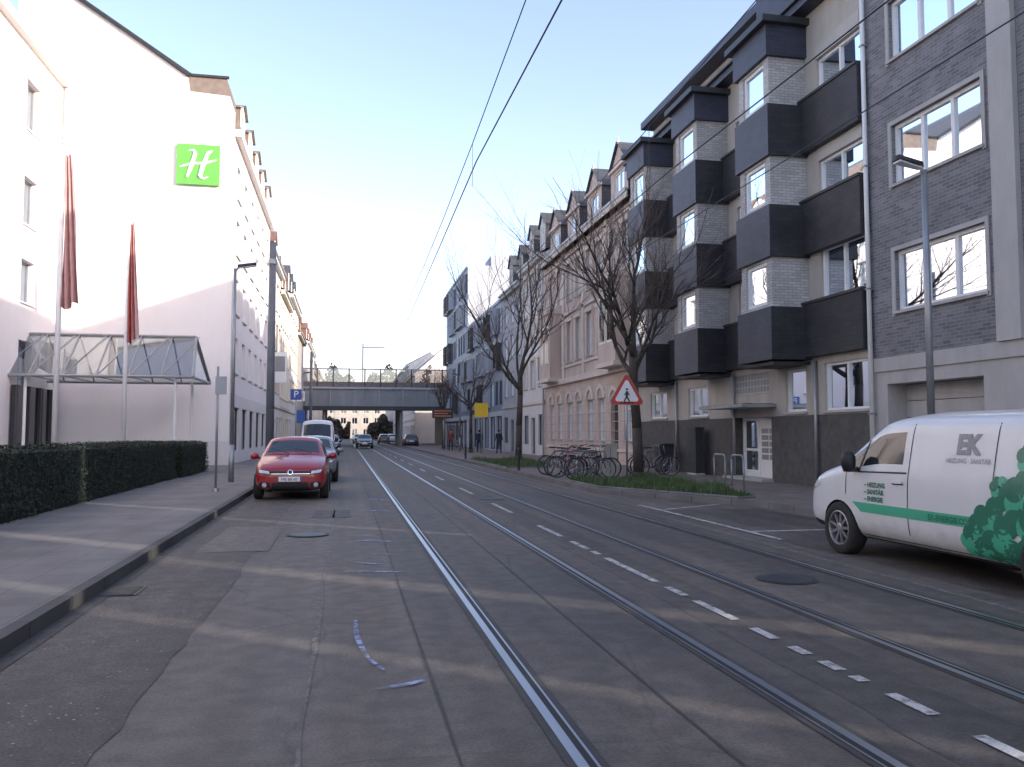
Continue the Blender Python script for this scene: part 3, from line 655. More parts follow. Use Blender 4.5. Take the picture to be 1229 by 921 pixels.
# ------------------------------------------------------------------ rose ornate building
def rose():
    X=12.4; T=TR(X); g=G('ornate_stucco_house',(X,43,0),world=True); y0,y1=34.5,51.6
    cs=[36.6,40.6,44.6,48.7]; ops=[]
    for (a,b) in ((5.6,7.9),(9.1,11.2)):
        for c in cs:
            for e in (-.95,.95): ops.append({'r':(c+e-.5,c+e+.5,a,b),'n':2,'tr':.3,'sur':'cream'})
    facade(g,T,y0,y1,4.5,12.3,ops,'pink',.2)
    gops=[]
    for i,c in enumerate(cs):
        for e in (-.95,.95):
            if i==0 and e>0: gops.append({'r':(c+e-.55,c+e+.55,.15,3.1),'k':'door','dm':'brown'})
            else: gops.append({'r':(c+e-.5,c+e+.5,1.2,3.3),'n':2,'tr':.3})
    facade(g,T,y0,y1,0,4.5,gops,'pink',.2,'ground_floor')
    A=g.p('arches')
    for i,c in enumerate(cs):
        for e in (-.95,.95):
            zc=3.3 if not(i==0 and e>0) else 3.1; n=10; r0,r1=.5,.72
            pts=[(math.cos(math.pi*k/n),math.sin(math.pi*k/n)) for k in range(n+1)]
            for (ca,sa),(cb,sb) in zip(pts,pts[1:]):
                A.box8([T(c+e+r0*ca,.002,zc+r0*sa),T(c+e+r1*ca,.002,zc+r1*sa),T(c+e+r1*cb,.002,zc+r1*sb),T(c+e+r0*cb,.002,zc+r0*sb),
                        T(c+e+r0*ca,.09,zc+r0*sa),T(c+e+r1*ca,.09,zc+r1*sa),T(c+e+r1*cb,.09,zc+r1*sb),T(c+e+r0*cb,.09,zc+r0*sb)],'cream')
    for z,h,p in ((4.4,.3,.2),(8.3,.16,.1),(12.0,.35,.4),(.7,.12,.06),(5.3,.12,.08),(11.6,.12,.1)): g.p('cornices').tbox(T,y0+.003,y1-.003,.003,p,z,z+h,'cream')
    for i in range(9): 
        g.p('rustication').tbox(T,y0+.01,y1-.01,.003,.012,.3+i*.45,.33+i*.45,'stuc')
    for yy in (y0+.05,38.4,42.4,46.5,y1-.45): g.p('pilasters').tbox(T,yy,yy+.4,.002,.1,4.7,12.0,'cream')
    for i,c in enumerate(cs):
        dormer(g,T,c,12.35,2.5,1.7,'pink','slate',t=.0,gable=1.1)
        g.p('finials').tube(T(c,0.05,15.1),T(c,0.05,15.45),.07,.03,'cream',6)
        g.p('dormer_trim').tbox(T,c-1.35,c+1.35,.003,.14,13.95,14.1,'cream')
    for q in (35.3,47.4):
        O=g.p('oriel'); O.box(X-.7,X,q,q+2.6,4.8,8.6,'pink'); O.box(X-.85,X,q-.1,q+2.7,8.6,8.85,'cream'); O.box(X-.8,X,q-.06,q+2.66,4.6,4.8,'cream')
        for a in (.25,1.4): O.box(X-.72,X-.69,q+a,q+a+.9,5.7,7.9,'frame'); O.box(X-.735,X-.72,q+a+.08,q+a+.42,5.8,7.8,'cglass'); O.box(X-.735,X-.72,q+a+.48,q+a+.82,5.8,7.8,'cglass')
    shell(g,'R',X,y0,y1,12.3,'pink'); pitched(g,T,y0,y1,12.35,4,'slate','pink')
    for yy in (38.5,46.6,51.2): g.p('chimneys').box(X+3.5,X+4.3,yy,yy+.9,14,17.4,'tile')
    g.p('downpipe').tube((X-.12,51.5,.1),(X-.12,51.5,12.3),.06,.06,'metal',8)
    g.done()
rose()
gen('white_townhouse','R',12.4,51.6,58.4,13.2,[(4.6,6.5),(7.7,9.6),(10.6,12.4)],3,1.15,'wht_st',sur='cream',dorm=2).done()
gen('grey_townhouse','R',12.4,58.4,66,12.6,[(4.4,6.2),(7.3,9.1),(10,11.6)],3,1.2,'gry_st',dorm=2,rm='slate').done()
# ------------------------------------------------------------------ modern building
def modern():
    X=12.4; T=TR(X); g=G('modern_office_building',(X,85,0),world=True); rnd=random.Random(5)
    def block(y0,y1,h,nf):
        fh=(h-3.4)/nf; ops=[];n=int((y1-y0)/1.9)
        for f in range(nf):
            for i in range(n):
                c=y0+.4+i*1.9+(.7 if f%2 else 0)
                if c+1.3>y1: continue
                z=3.4+f*fh+.5; ops.append({'r':(c,c+1.2,z,z+fh-1.0),'n':1,'fr':'frame' if rnd.random()<.4 else 'dframe','sill':0,'curt':.9 if rnd.random()<.7 else .1})
                if rnd.random()<.45:
                    S=g.p('window_boxes'); m='modl' if rnd.random()<.6 else 'dframe'; p=.45
                    S.tbox(T,c-.12,c-.0,.002,p,z-.12,z+fh-.88,m);S.tbox(T,c+1.2,c+1.32,.002,p,z-.12,z+fh-.88,m)
                    S.tbox(T,c,c+1.2,.002,p,z-.12,z,m);S.tbox(T,c,c+1.2,.002,p,z+fh-1.0,z+fh-.88,m)
        facade(g,T,y0,y1,3.4,h,ops,'mod',.12)
        facade(g,T,y0,y1,0,3.4,[{'r':(y0+.5+i*3.2,y0+3.2+i*3.2,.2,3.0),'n':2,'fr':'dframe','sill':0} for i in range(int((y1-y0-.5)/3.2))],'modl',.2)
    block(66,86,12.4,3); block(86,105,19,5)
    shell(g,'R',X,66,86,12.4,'modl',14); shell(g,'R',X,86,105,19,'modl',14)
    flat(g,T,66,86,12.4,'modl',14); flat(g,T,86,105,19,'modl',14)
    g.p('roof_plant').box(X+3,X+7,89,94,19.2,21,'modl'); 
    for x in (14.5,16,17.5): g.p('antenna').tube((x,88,19.2),(x,88,22.5),.05,.03,'metal',5)
    g.done()
modern()
# left far buildings
gen('cream_townhouse','L',-5.2,58.05,68,14,[(4.6,6.5),(7.7,9.6),(10.7,12.6)],4,1.2,'wht_st',sur='cream',dorm=2,rm='tile').done()
gen('ochre_townhouse','L',-5.2,68,79,13,[(4.4,6.2),(7.3,9.1),(10.2,12)],5,1.1,'yel_st',dorm=3,rm='tile').done()
gen('white_corner_house','L',-5.2,79,92,14.5,[(4.6,6.5),(7.7,9.6),(10.7,12.6)],5,1.2,'wht_st',sur='cream',dorm=3).done()
gen('grey_corner_house','L',-5.2,92,104.5,12.5,[(4.4,6.2),(7.3,9.1)],5,1.2,'stuc',dorm=3,rm='tile').done()
g=G('shop_sign',(-4.7,62,6.3)); g.p('panel').box(-.45,.45,-.08,.08,-1.1,1.1,'swhite'); g.p('panel').box(-.35,.35,-.09,-.081,-.3,.8,'vgrey'); g.p('bracket').box(-.5,-.45,-.03,.03,.6,.7,'metal'); g.done()
g=G('shop_sign',(-4.6,84,5.2)); g.p('panel').box(-.6,.6,-.08,.08,-.5,.5,'swhite'); g.p('panel').box(-.5,.5,-.09,-.081,-.2,.3,'red'); g.p('bracket').box(-.65,-.6,-.03,.03,.2,.3,'metal'); g.done()
# beyond bridge
gen('townhouse_row','L',-5.6,124,150,15,[(4.6,6.5),(7.7,9.6),(10.7,12.6)],8,1.3,'wht_st',dorm=4,rm='tile').done()
gen('townhouse_row','L',-5.9,150,182,13,[(4.6,6.5),(7.7,9.6),(10.2,12.0)],9,1.3,'yel_st',dorm=4,rm='slate').done()
gen('townhouse_row','L',-6.0,182,240,15,[(4.6,6.5),(7.7,9.6),(10.7,12.6)],14,1.3,'pink',dorm=0,rm='tile').done()
gen('gabled_corner_building','R',10.0,124,146,10.5,[(4.6,6.5),(7.7,9.6)],7,1.3,'wht_st',rh=8,dep=18,rm='slate').done()
gen('townhouse_row','R',11.0,150,240,14,[(4.6,6.5),(7.7,9.6),(10.7,12.6)],22,1.3,'wht_st',rm='tile').done()
def endb():
    g=G('street_end_building',(4,262,0),world=True); T=TS(262)
    facade(g,T,-24,34,0,11,[{'r':(-22+i*3.4,-20.4+i*3.4,z,z+1.9),'n':2,'sill':0} for i in range(16) for z in (1,4.5,7.7)],'stuc')
    g.p('roof').poly([(-24,262,11),(34,262,11),(34,270,15),(-24,270,15)],'tile'); g.done()
endb()
PHI=50; EL=16
sx,sy=math.sin(R(PHI)),-math.cos(R(PHI))
def skewed(name,side,X,y0,y1,h,wm):  # right-hand side walls skewed along the sun ray so slits pass light
    g=G(name,(X,(y0+y1)/2,0),world=True); d=11 if side=='R' else -11; sh=sy/sx*d if side=='R' else 0
    T=TR(X) if side=='R' else TL(X)
    ops=[]; n=max(1,int((y1-y0-1)/3)); sp=(y1-y0)/n
    for z in (4.4,7.3,10.2):
        for i in range(n): ops.append({'r':(y0+sp*(i+.5)-.65,y0+sp*(i+.5)+.65,z,z+1.5),'n':2})
    facade(g,T,y0,y1,0,h,ops,wm)
    W=g.p('walls')
    for y in (y0,y1): W.poly([(X,y,0),(X+d,y+sh,0),(X+d,y+sh,h),(X,y,h)],wm)
    W.poly([(X+d,y0+sh,0),(X+d,y1+sh,0),(X+d,y1+sh,h),(X+d,y0+sh,h)],wm)
    g.p('roof').poly([(X,y0,h),(X,y1,h),(X+d,y1+sh,h),(X+d,y0+sh,h)],'dmetal'); g.done()
skewed('unseen_sun_slit_block','R',12.4,-1.0,3.72,15.5,'stuc')  # unseen street row, slits added between blocks to throw sun streaks on the road
skewed('unseen_sun_slit_block','R',12.4,-4.1,-1.45,15.0,'conc')
skewed('unseen_sun_slit_block','R',12.4,-18,-4.35,15.5,'wht_st')
skewed('unseen_sun_slit_block','R',12.4,-60,-18.05,15.5,'stuc')
skewed('office_building','L',-14,-60,14,14,'wht_st')
# ------------------------------------------------------------------ railway bridge
def bridge():
    g=G('railway_bridge',(4,111,5),world=True); y0,y1=106,118
    D=g.p('girders')
    D.box(-30,40,y0,y0+.5,4.75,7.3,'girder'); D.box(-30,40,y1-.5,y1,4.75,7.3,'girder'); D.box(-30,40,y0+.5,y1-.5,5.6,6.6,'dmetal')
    D.box(-30,40,y0-.25,y0,7.1,7.35,'modl'); D.box(-30,40,y0-.25,y0,4.45,4.95,'dmetal')
    for i in range(24): x=-29+i*3; D.box(x,x+.12,y0-.2,y0,4.95,7.1,'metal')
    for i in range(12): D.box(-30,40,y0+1+i*.9,y0+1.15+i*.9,4.7,5.6,'dmetal')
    B=g.p('noise_barrier')
    for i in range(36):
        x=-29+i*1.95; B.box(x,x+.14,y0+.1,y0+.25,7.35,9.7,'dmetal')
    B.box(-30,40,y0+.12,y0+.2,7.35,8.0,'brown'); B.box(-30,40,y0+.12,y0+.2,9.55,9.7,'metal')
    g.p('barrier_panels').poly([(-30,y0+.16,8.0),(40,y0+.16,8.0),(40,y0+.16,9.55),(-30,y0+.16,9.55)],'shelt')
    A=g.p('abutments'); A.box(-30,-5.3,y0+.3,y1-.3,0,4.75,'stuc'); A.box(12.3,40,y0+.3,y1-.3,0,4.75,'stuc')
    for x in (-2.7,6.9):
        for y in (107.5,112,116.5): g.p('columns').tube((x,y,0),(x,y,4.75),.22,.22,'metal',10)
    for x in (-12,2,16):
        g.p('catenary_portals').box(x,x+.2,112,112.2,6.6,13.5,'metal'); g.p('catenary_portals').box(x,x+3,112.02,112.18,12.9,13.05,'metal')
    g.done()
bridge()
def treemass(name,x0,x1,y0,y1,z0,z1,n,seed,m='treemass',sz=(.05,.16)):
    rnd=random.Random(seed); B=MB()
    for _ in range(n):
        x=rnd.uniform(x0,x1); y=rnd.uniform(y0,y1); top=z0+(z1-z0)*(.7+.2*math.sin(x*.9+seed)+.12*math.sin(x*2.3))
        z=z0+(top-z0)*rnd.random()**.8; s=rnd.uniform(*sz); a=Vector((rnd.gauss(0,1),rnd.gauss(0,1),rnd.gauss(0,1))).normalized(); u=a.orthogonal()*s; v=a.cross(a.orthogonal())*s
        B.poly([(x+u.x,y+u.y,z+u.z),(x+v.x,y+v.y,z+v.z),(x-u.x,y-u.y,z-u.z),(x-v.x,y-v.y,z-v.z)],m)
    B.make(name)
treemass('distant_trees',-10,12,119.5,123,5,11.6,12000,3)
treemass('distant_shrubs',-5,1.0,236,248,0,6.5,5000,5,'treedark',(.15,.4))
treemass('distant_shrubs',5.5,11,200,215,0,6,5000,6,'treedark',(.15,.4))
# ------------------------------------------------------------------ trees
def tree(name,loc,seed,zf,r0,L1,lim,nmain=5,up=.35,lean=(0,0)):
    rnd=random.Random(seed); g=G(name,loc); B=g.p('trunk',1); Tw=g.p('twigs')
    def run(p,d,L,r,lv):
        n=4 if lv<3 else 3; pts=[p]; rr=[r]
        for i in range(n):
            d=(d+Vector((rnd.gauss(0,.11),rnd.gauss(0,.11),rnd.gauss(0,.06)+.05))).normalized()
            p=p+d*(L/n); pts.append(p); rr.append(r*(1-.42*(i+1)/n))
        (B if lv<3 else Tw).path(pts,rr,'bark' if lv<3 else 'twig',8 if lv<2 else (5 if lv<3 else 3))
        if lv>=lim: return
        def child(q,rq,k):
            a=d.orthogonal().normalized(); b=d.cross(a); t=rnd.uniform(0,6.3); an=rnd.uniform(.35,.85)
            nd_=(d*math.cos(an)+(a*math.cos(t)+b*math.sin(t))*math.sin(an)+Vector((0,0,up*.4))).normalized()
            run(q,nd_,L*rnd.uniform(.55,.8)*k,rq*.62,lv+1)
        run(pts[-1],d,L*rnd.uniform(.6,.8),rr[-1]*.95,lv+1)
        for k in range(2 if lv<2 else 1): child(pts[-1],rr[-1],1)
        for i in range(1,n):
            if rnd.random()<.75: child(pts[i],rr[i],.8)
    base=Vector((0,0,-.02)); pts=[base,Vector((0,0,.25)),Vector((lean[0]*.3,lean[1]*.3,zf*.4)),Vector((lean[0],lean[1],zf*.75)),Vector((lean[0]*.9,lean[1]*.9,zf))]
    B.path(pts,[r0*1.5,r0*1.08,r0,r0*.88,r0*.82],'bark',12)
    for i in range(nmain):
        a=2*math.pi*i/nmain+rnd.uniform(-.3,.3); t=rnd.uniform(.5,1.05) if i else .12
        d=Vector((math.cos(a)*math.sin(t),math.sin(a)*math.sin(t),math.cos(t)))
        run(pts[-1]-Vector((0,0,rnd.uniform(0,zf*.22) if i else 0)),d,L1*rnd.uniform(.8,1.1),r0*rnd.uniform(.4,.6),0)
    g.done()
tree('bare_tree',(8.85,24.5,.12),11,4.0,.15,2.45,4,6,.45,(-.12,.05))
tree('bare_tree',(8.95,43.2,.12),23,4.6,.16,3.2,4,5,.7,(.1,0))
tree('bare_tree',(9.2,62,.12),31,3.6,.13,1.9,3,5,.5)
tree('bare_tree',(9.2,80,.12),37,3.6,.13,1.9,3,5,.5)
# ------------------------------------------------------------------ vehicles
def S(y,w,zb,zm,zs,tops): return (y,[(0,zb),(w*.75,zb),(w*.97,zb+.1),(w,zm),(w*.985,zs)]+tops)
def loft(st,mats,mf,arches):
    k=len(st[0][1]); B=MB()
    rings=[]
    for y,p in st:
        full=[(x,y,z) for x,z in p]+[(-x,y,z) for x,z in p[-2:0:-1]]; rings.append(full)
    n=len(rings[0]); me=bpy.data.meshes.new('body'); V=[v for r in rings for v in r]; F=[];MI=[]
    idx={m:i for i,m in enumerate(mats)}
    for i in range(len(rings)-1):
        for j in range(n):
            jj=j if j<k-1 else 2*(k-1)-1-j
            F.append((i*n+j,i*n+(j+1)%n,(i+1)*n+(j+1)%n,(i+1)*n+j)); MI.append(idx[mf(i,jj)])
    F.append(tuple(range(n))[::-1]); MI.append(0); b=(len(rings)-1)*n; F.append(tuple(b+i for i in range(n))); MI.append(0)
    me.from_pydata(V,[],F); [me.materials.append(M[m]) for m in mats]; me.polygons.foreach_set('material_index',MI)
    bm=bmesh.new(); bm.from_mesh(me); bmesh.ops.recalc_face_normals(bm,faces=bm.faces); bm.to_mesh(me); bm.free()
    o=bpy.data.objects.new('body',me); scene.collection.objects.link(o)
    sm=o.modifiers.new('s','SUBSURF'); sm.levels=2; sm.render_levels=2
    cut=[]
    for (y,r,w) in arches:
        for sgn in (-1,1):
            c=MB(); c.tube((sgn*(w-.28),y,r*.92),(sgn*(w+.3),y,r*.92),r*1.16,r*1.16,'black',28); co=c.make('cutter'); cut.append(co)
            bo=o.modifiers.new('b','BOOLEAN'); bo.object=co; bo.operation='DIFFERENCE'; bo.solver='EXACT'
            try: bo.material_mode='TRANSFER'
            except Exception: pass
    dg=bpy.context.evaluated_depsgraph_get(); dg.update(); nm=bpy.data.meshes.new_from_object(o.evaluated_get(dg))
    sm2=[m for m in o.modifiers if m.type=='BOOLEAN']
    for m in sm2: o.modifiers.remove(m)
    dg.update(); tm=o.evaluated_get(dg).to_mesh(); bvh=BVHTree.FromPolygons([v.co.copy() for v in tm.vertices],[tuple(p.vertices) for p in tm.polygons])
    bpy.data.objects.remove(o)
    for c in cut: bpy.data.objects.remove(c)
    nm.polygons.foreach_set('use_smooth',[True]*len(nm.polygons)); 
    try: nm.set_sharp_from_angle(angle=R(38))
    except Exception: pass
    ob=bpy.data.objects.new('body',nm); scene.collection.objects.link(ob); return ob,bvh
def proj(bvh,ax,a,b,off):
    s={'y+':((a,5,b),(0,-1,0)),'y-':((a,-5,b),(0,1,0)),'x+':((5,a,b),(-1,0,0)),'x-':((-5,a,b),(1,0,0))}[ax]
    h=bvh.ray_cast(Vector(s[0]),Vector(s[1]))
    if h[0] is None: return None
    return h[0]-Vector(s[1])*off
def patch(mb,bvh,ax,c,off,m,n=6,k=4):
    (a0,b0),(a1,b1),(a2,b2),(a3,b3)=c; g=[]
    for i in range(n+1):
        row=[]
        for j in range(k+1):
            u=i/n;v=j/k
            a=(a0*(1-u)+a1*u)*(1-v)+(a3*(1-u)+a2*u)*v; b=(b0*(1-u)+b1*u)*(1-v)+(b3*(1-u)+b2*u)*v
            row.append(proj(bvh,ax,a,b,off))
        g.append(row)
    for i in range(n):
        for j in range(k):
            q=[g[i][j],g[i+1][j],g[i+1][j+1],g[i][j+1]]
            if all(x is not None for x in q): mb.poly(q,m)
def disc(mb,bvh,ax,a,b,r,off,m,n=16,ry=None):
    ry=ry or r
    for (r0,r1) in ((0,.5),(.5,1)):
        for i in range(n):
            t0=2*math.pi*i/n;t1=2*math.pi*(i+1)/n
            q=[proj(bvh,ax,a+r*rr*math.cos(t),b+ry*rr*math.sin(t),off) for rr,t in ((r0,t0),(r1,t0),(r1,t1),(r0,t1))]
            if all(x is not None for x in q): mb.poly(q if r0 else [q[0],q[1],q[2]],m)
def text(g,bvh,ax,s,a,b,size,m,off=.006,flip=1,name='lettering',bold=.0):
    cu=bpy.data.curves.new('t','FONT'); cu.body=s; cu.size=size; cu.offset=bold
    o=bpy.data.objects.new('t',cu); scene.collection.objects.link(o); dg=bpy.context.evaluated_depsgraph_get(); dg.update()
    me=bpy.data.meshes.new_from_object(o.evaluated_get(dg)); bpy.data.objects.remove(o)
    for v in me.vertices:
        p=proj(bvh,ax,a+flip*v.co.x,b+v.co.y,off)
        if p is not None: v.co=p
    me.materials.clear(); me.materials.append(M[m]); ob=bpy.data.objects.new(name,me); scene.collection.objects.link(ob); g.add(ob)
def wheel(g,x,y,r,sgn,w=.2,ns=5):
    T=g.p('tyres',1); c=(x,y,r)
    T.lathe(c,(sgn,0,0),[(r*.62,w*.42),(r*.7,w*.5),(r*.93,w*.5),(r,w*.38),(r,-w*.38),(r*.93,-w*.5),(r*.6,-w*.5)],'rub')
    Rm=g.p('rims'); Rm.lathe(c,(sgn,0,0),[(r*.68,w*.46),(r*.63,w*.5),(r*.6,w*.44),(r*.57,w*.1)],'rim'); Rm.lathe(c,(sgn,0,0),[(r*.6,w*.1),(0.001,w*.1)],'black')
    Rm.lathe(c,(sgn,0,0),[(r*.17,w*.1),(r*.17,w*.42),(r*.12,w*.45),(.001,w*.45)],'rim',12)
    for i in range(ns):
        a=2*math.pi*i/ns+.3; e=Vector((0,math.cos(a),math.sin(a))); q=Vector((0,-math.sin(a),math.cos(a))); o=Vector(c)+Vector((sgn,0,0))*w*.36
        i0=o+e*r*.13; i1=o+e*r*.62; wd=r*(.10 if ns<8 else .06); dx=Vector((sgn*w*.1,0,0)); d2=Vector((sgn*w*.04,0,0))
        Rm.box8([i0-q*wd-dx,i1-q*wd*.8-dx,i1+q*wd*.8-dx,i0+q*wd-dx,i0-q*wd+d2,i1-q*wd*.8+d2,i1+q*wd*.8+d2,i0+q*wd+d2],'rim')
def hatch(name,loc,rot,paint,det=True):
    t=lambda *a:list(a)
    st=[S(2.0,.64,.3,.42,.55,t((.58,.60),(.52,.64),(.46,.65),(.25,.66),(0,.67))),
        S(1.93,.76,.22,.44,.62,t((.70,.70),(.63,.73),(.56,.74),(.3,.76),(0,.77))),
        S(1.6,.83,.19,.5,.74,t((.79,.83),(.72,.87),(.63,.88),(.32,.905),(0,.915))),
        S(1.02,.845,.19,.52,.84,t((.81,.92),(.76,.965),(.69,.985),(.35,1.01),(0,1.02))),
        S(.97,.845,.19,.52,.84,t((.81,.925),(.755,.985),(.685,1.01),(.35,1.035),(0,1.045))),
        S(.22,.85,.19,.52,.87,t((.80,.94),(.64,1.35),(.57,1.41),(.3,1.44),(0,1.45))),
        S(.12,.85,.19,.52,.87,t((.80,.94),(.63,1.37),(.565,1.43),(.3,1.46),(0,1.47))),
        S(-.25,.85,.19,.52,.88,t((.80,.95),(.63,1.38),(.565,1.44),(.3,1.475),(0,1.485))),
        S(-.33,.85,.19,.52,.88,t((.80,.95),(.63,1.38),(.565,1.44),(.3,1.475),(0,1.485))),
        S(-1.2,.845,.19,.52,.9,t((.79,.97),(.61,1.36),(.55,1.42),(.3,1.45),(0,1.46))),
        S(-1.55,.835,.19,.52,.9,t((.78,.97),(.59,1.33),(.53,1.39),(.3,1.42),(0,1.43))),
        S(-1.88,.80,.22,.52,.88,t((.74,.96),(.70,1.0),(.64,1.02),(.32,1.03),(0,1.03))),
        S(-1.97,.77,.26,.5,.8,t((.70,.86),(.64,.9),(.58,.92),(.3,.93),(0,.93))),
        S(-2.03,.68,.32,.46,.6,t((.6,.66),(.5,.7),(.4,.71),(.2,.72),(0,.72)))]
    def mf(i,j):
        if j==0: return 'black'
        if j==5 and i in (4,5,6,8): return 'cglass'
        if j==5 and i==7: return 'black'
        if j in (7,8) and i in (4,): return 'cglass'
        if j in (7,8) and i==10: return 'cglass'
        return paint
    g=G(name,loc,rot); body,bvh=loft(st,[paint,'cglass','black'],mf,[(1.25,.31,.85),(-1.25,.31,.85)]); g.add(body)
    for y in (1.25,-1.25):
        for s in (-1,1): wheel(g,s*.76,y,.31,s)
    D=g.p('front_details'); 
    for s in (-1,1):
        patch(D,bvh,'y+',[(s*.42,.60),(s*.70,.63),(s*.735,.73),(s*.45,.69)],.006,'black'); patch(D,bvh,'y+',[(s*.46,.615),(s*.69,.645),(s*.715,.715),(s*.48,.68)],.012,'lamp')
        disc(D,bvh,'y+',s*.58,.36,.055,.012,'lamp',12)
        patch(D,bvh,'y+',[(s*.44,.30),(s*.70,.32),(s*.68,.42),(s*.46,.42)],.005,'black')
        mm=g.p('mirrors',1); mm.lathe((s*.93,.72,1.0),(s,.15,0),[(.001,-.1),(.06,-.09),(.085,0),(.07,.09),(.001,.1)],paint,12)
        mm.tube((s*.8,.72,.95),(s*.88,.72,.98),.025,.025,'black',6)
        patch(D,bvh,'y-',[(s*.5,.72),(s*.74,.74),(s*.72,.9),(s*.52,.88)],.01,'tail')
        patch(D,bvh,'y+',[(s*.02,.93),(s*.03,.93),(s*.03,.7),(s*.02,.7)],.002,'black',1,2) if 0 else None
        a='x+' if s>0 else 'x-'
        for y in (.93,-.3,-1.1): patch(g.p('door_gaps'),bvh,a,[(y-.006,.3),(y+.006,.3),(y+.006,.9),(y-.006,.9)],.003,'black',1,8)
        for y in (-.12,-.92): patch(g.p('door_gaps'),bvh,a,[(y-.07,.78),(y+.07,.78),(y+.07,.81),(y-.07,.81)],.02,paint,2,1)
        patch(g.p('door_gaps'),bvh,a,[(-.95,.24),(.95,.24),(.95,.30),(-.95,.30)],.004,'black',10,1)
    patch(D,bvh,'y+',[(-.44,.60),(.44,.60),(.44,.68),(-.44,.68)],.006,'black',12,3); patch(D,bvh,'y+',[(-.44,.612),(.44,.612),(.44,.622),(-.44,.622)],.012,'chrome',12,1)
    patch(D,bvh,'y+',[(-.66,.725),(.66,.725),(.66,.731),(-.66,.731)],.002,'black',16,1)
    patch(D,bvh,'y+',[(-.42,.28),(.42,.28),(.40,.42),(-.40,.42)],.005,'black',10,3)
    patch(D,bvh,'y+',[(-.26,.44),(.26,.44),(.26,.55),(-.26,.55)],.02,'swhite',4,2); patch(D,bvh,'y+',[(-.26,.44),(-.22,.44),(-.22,.55),(-.26,.55)],.023,'blue',1,1)
    if rot: text(g,bvh,'y+','ME 80 60',.2,.46,.095,'black',.026,-1,'plate_text')
    disc(D,bvh,'y+',0,.655,.06,.016,'chrome',16); disc(D,bvh,'y+',0,.655,.045,.018,'black',16)
    patch(D,bvh,'y-',[(-.26,.62),(.26,.62),(.26,.73),(-.26,.73)],.02,'swhite',4,2)
    patch(D,bvh,'y+',[(-.62,1.035),(.62,1.035),(.60,1.05),(-.60,1.05)],.004,'black',12,1)
    for a in (-.45,.1): g.p('wipers').tube((a,1.0-.02,1.065),(a+.42,.80,1.19),.01,.007,'black',5)
    g.done()
hatch('parked_car',(-1.25,22.0,0),math.pi,'cred')
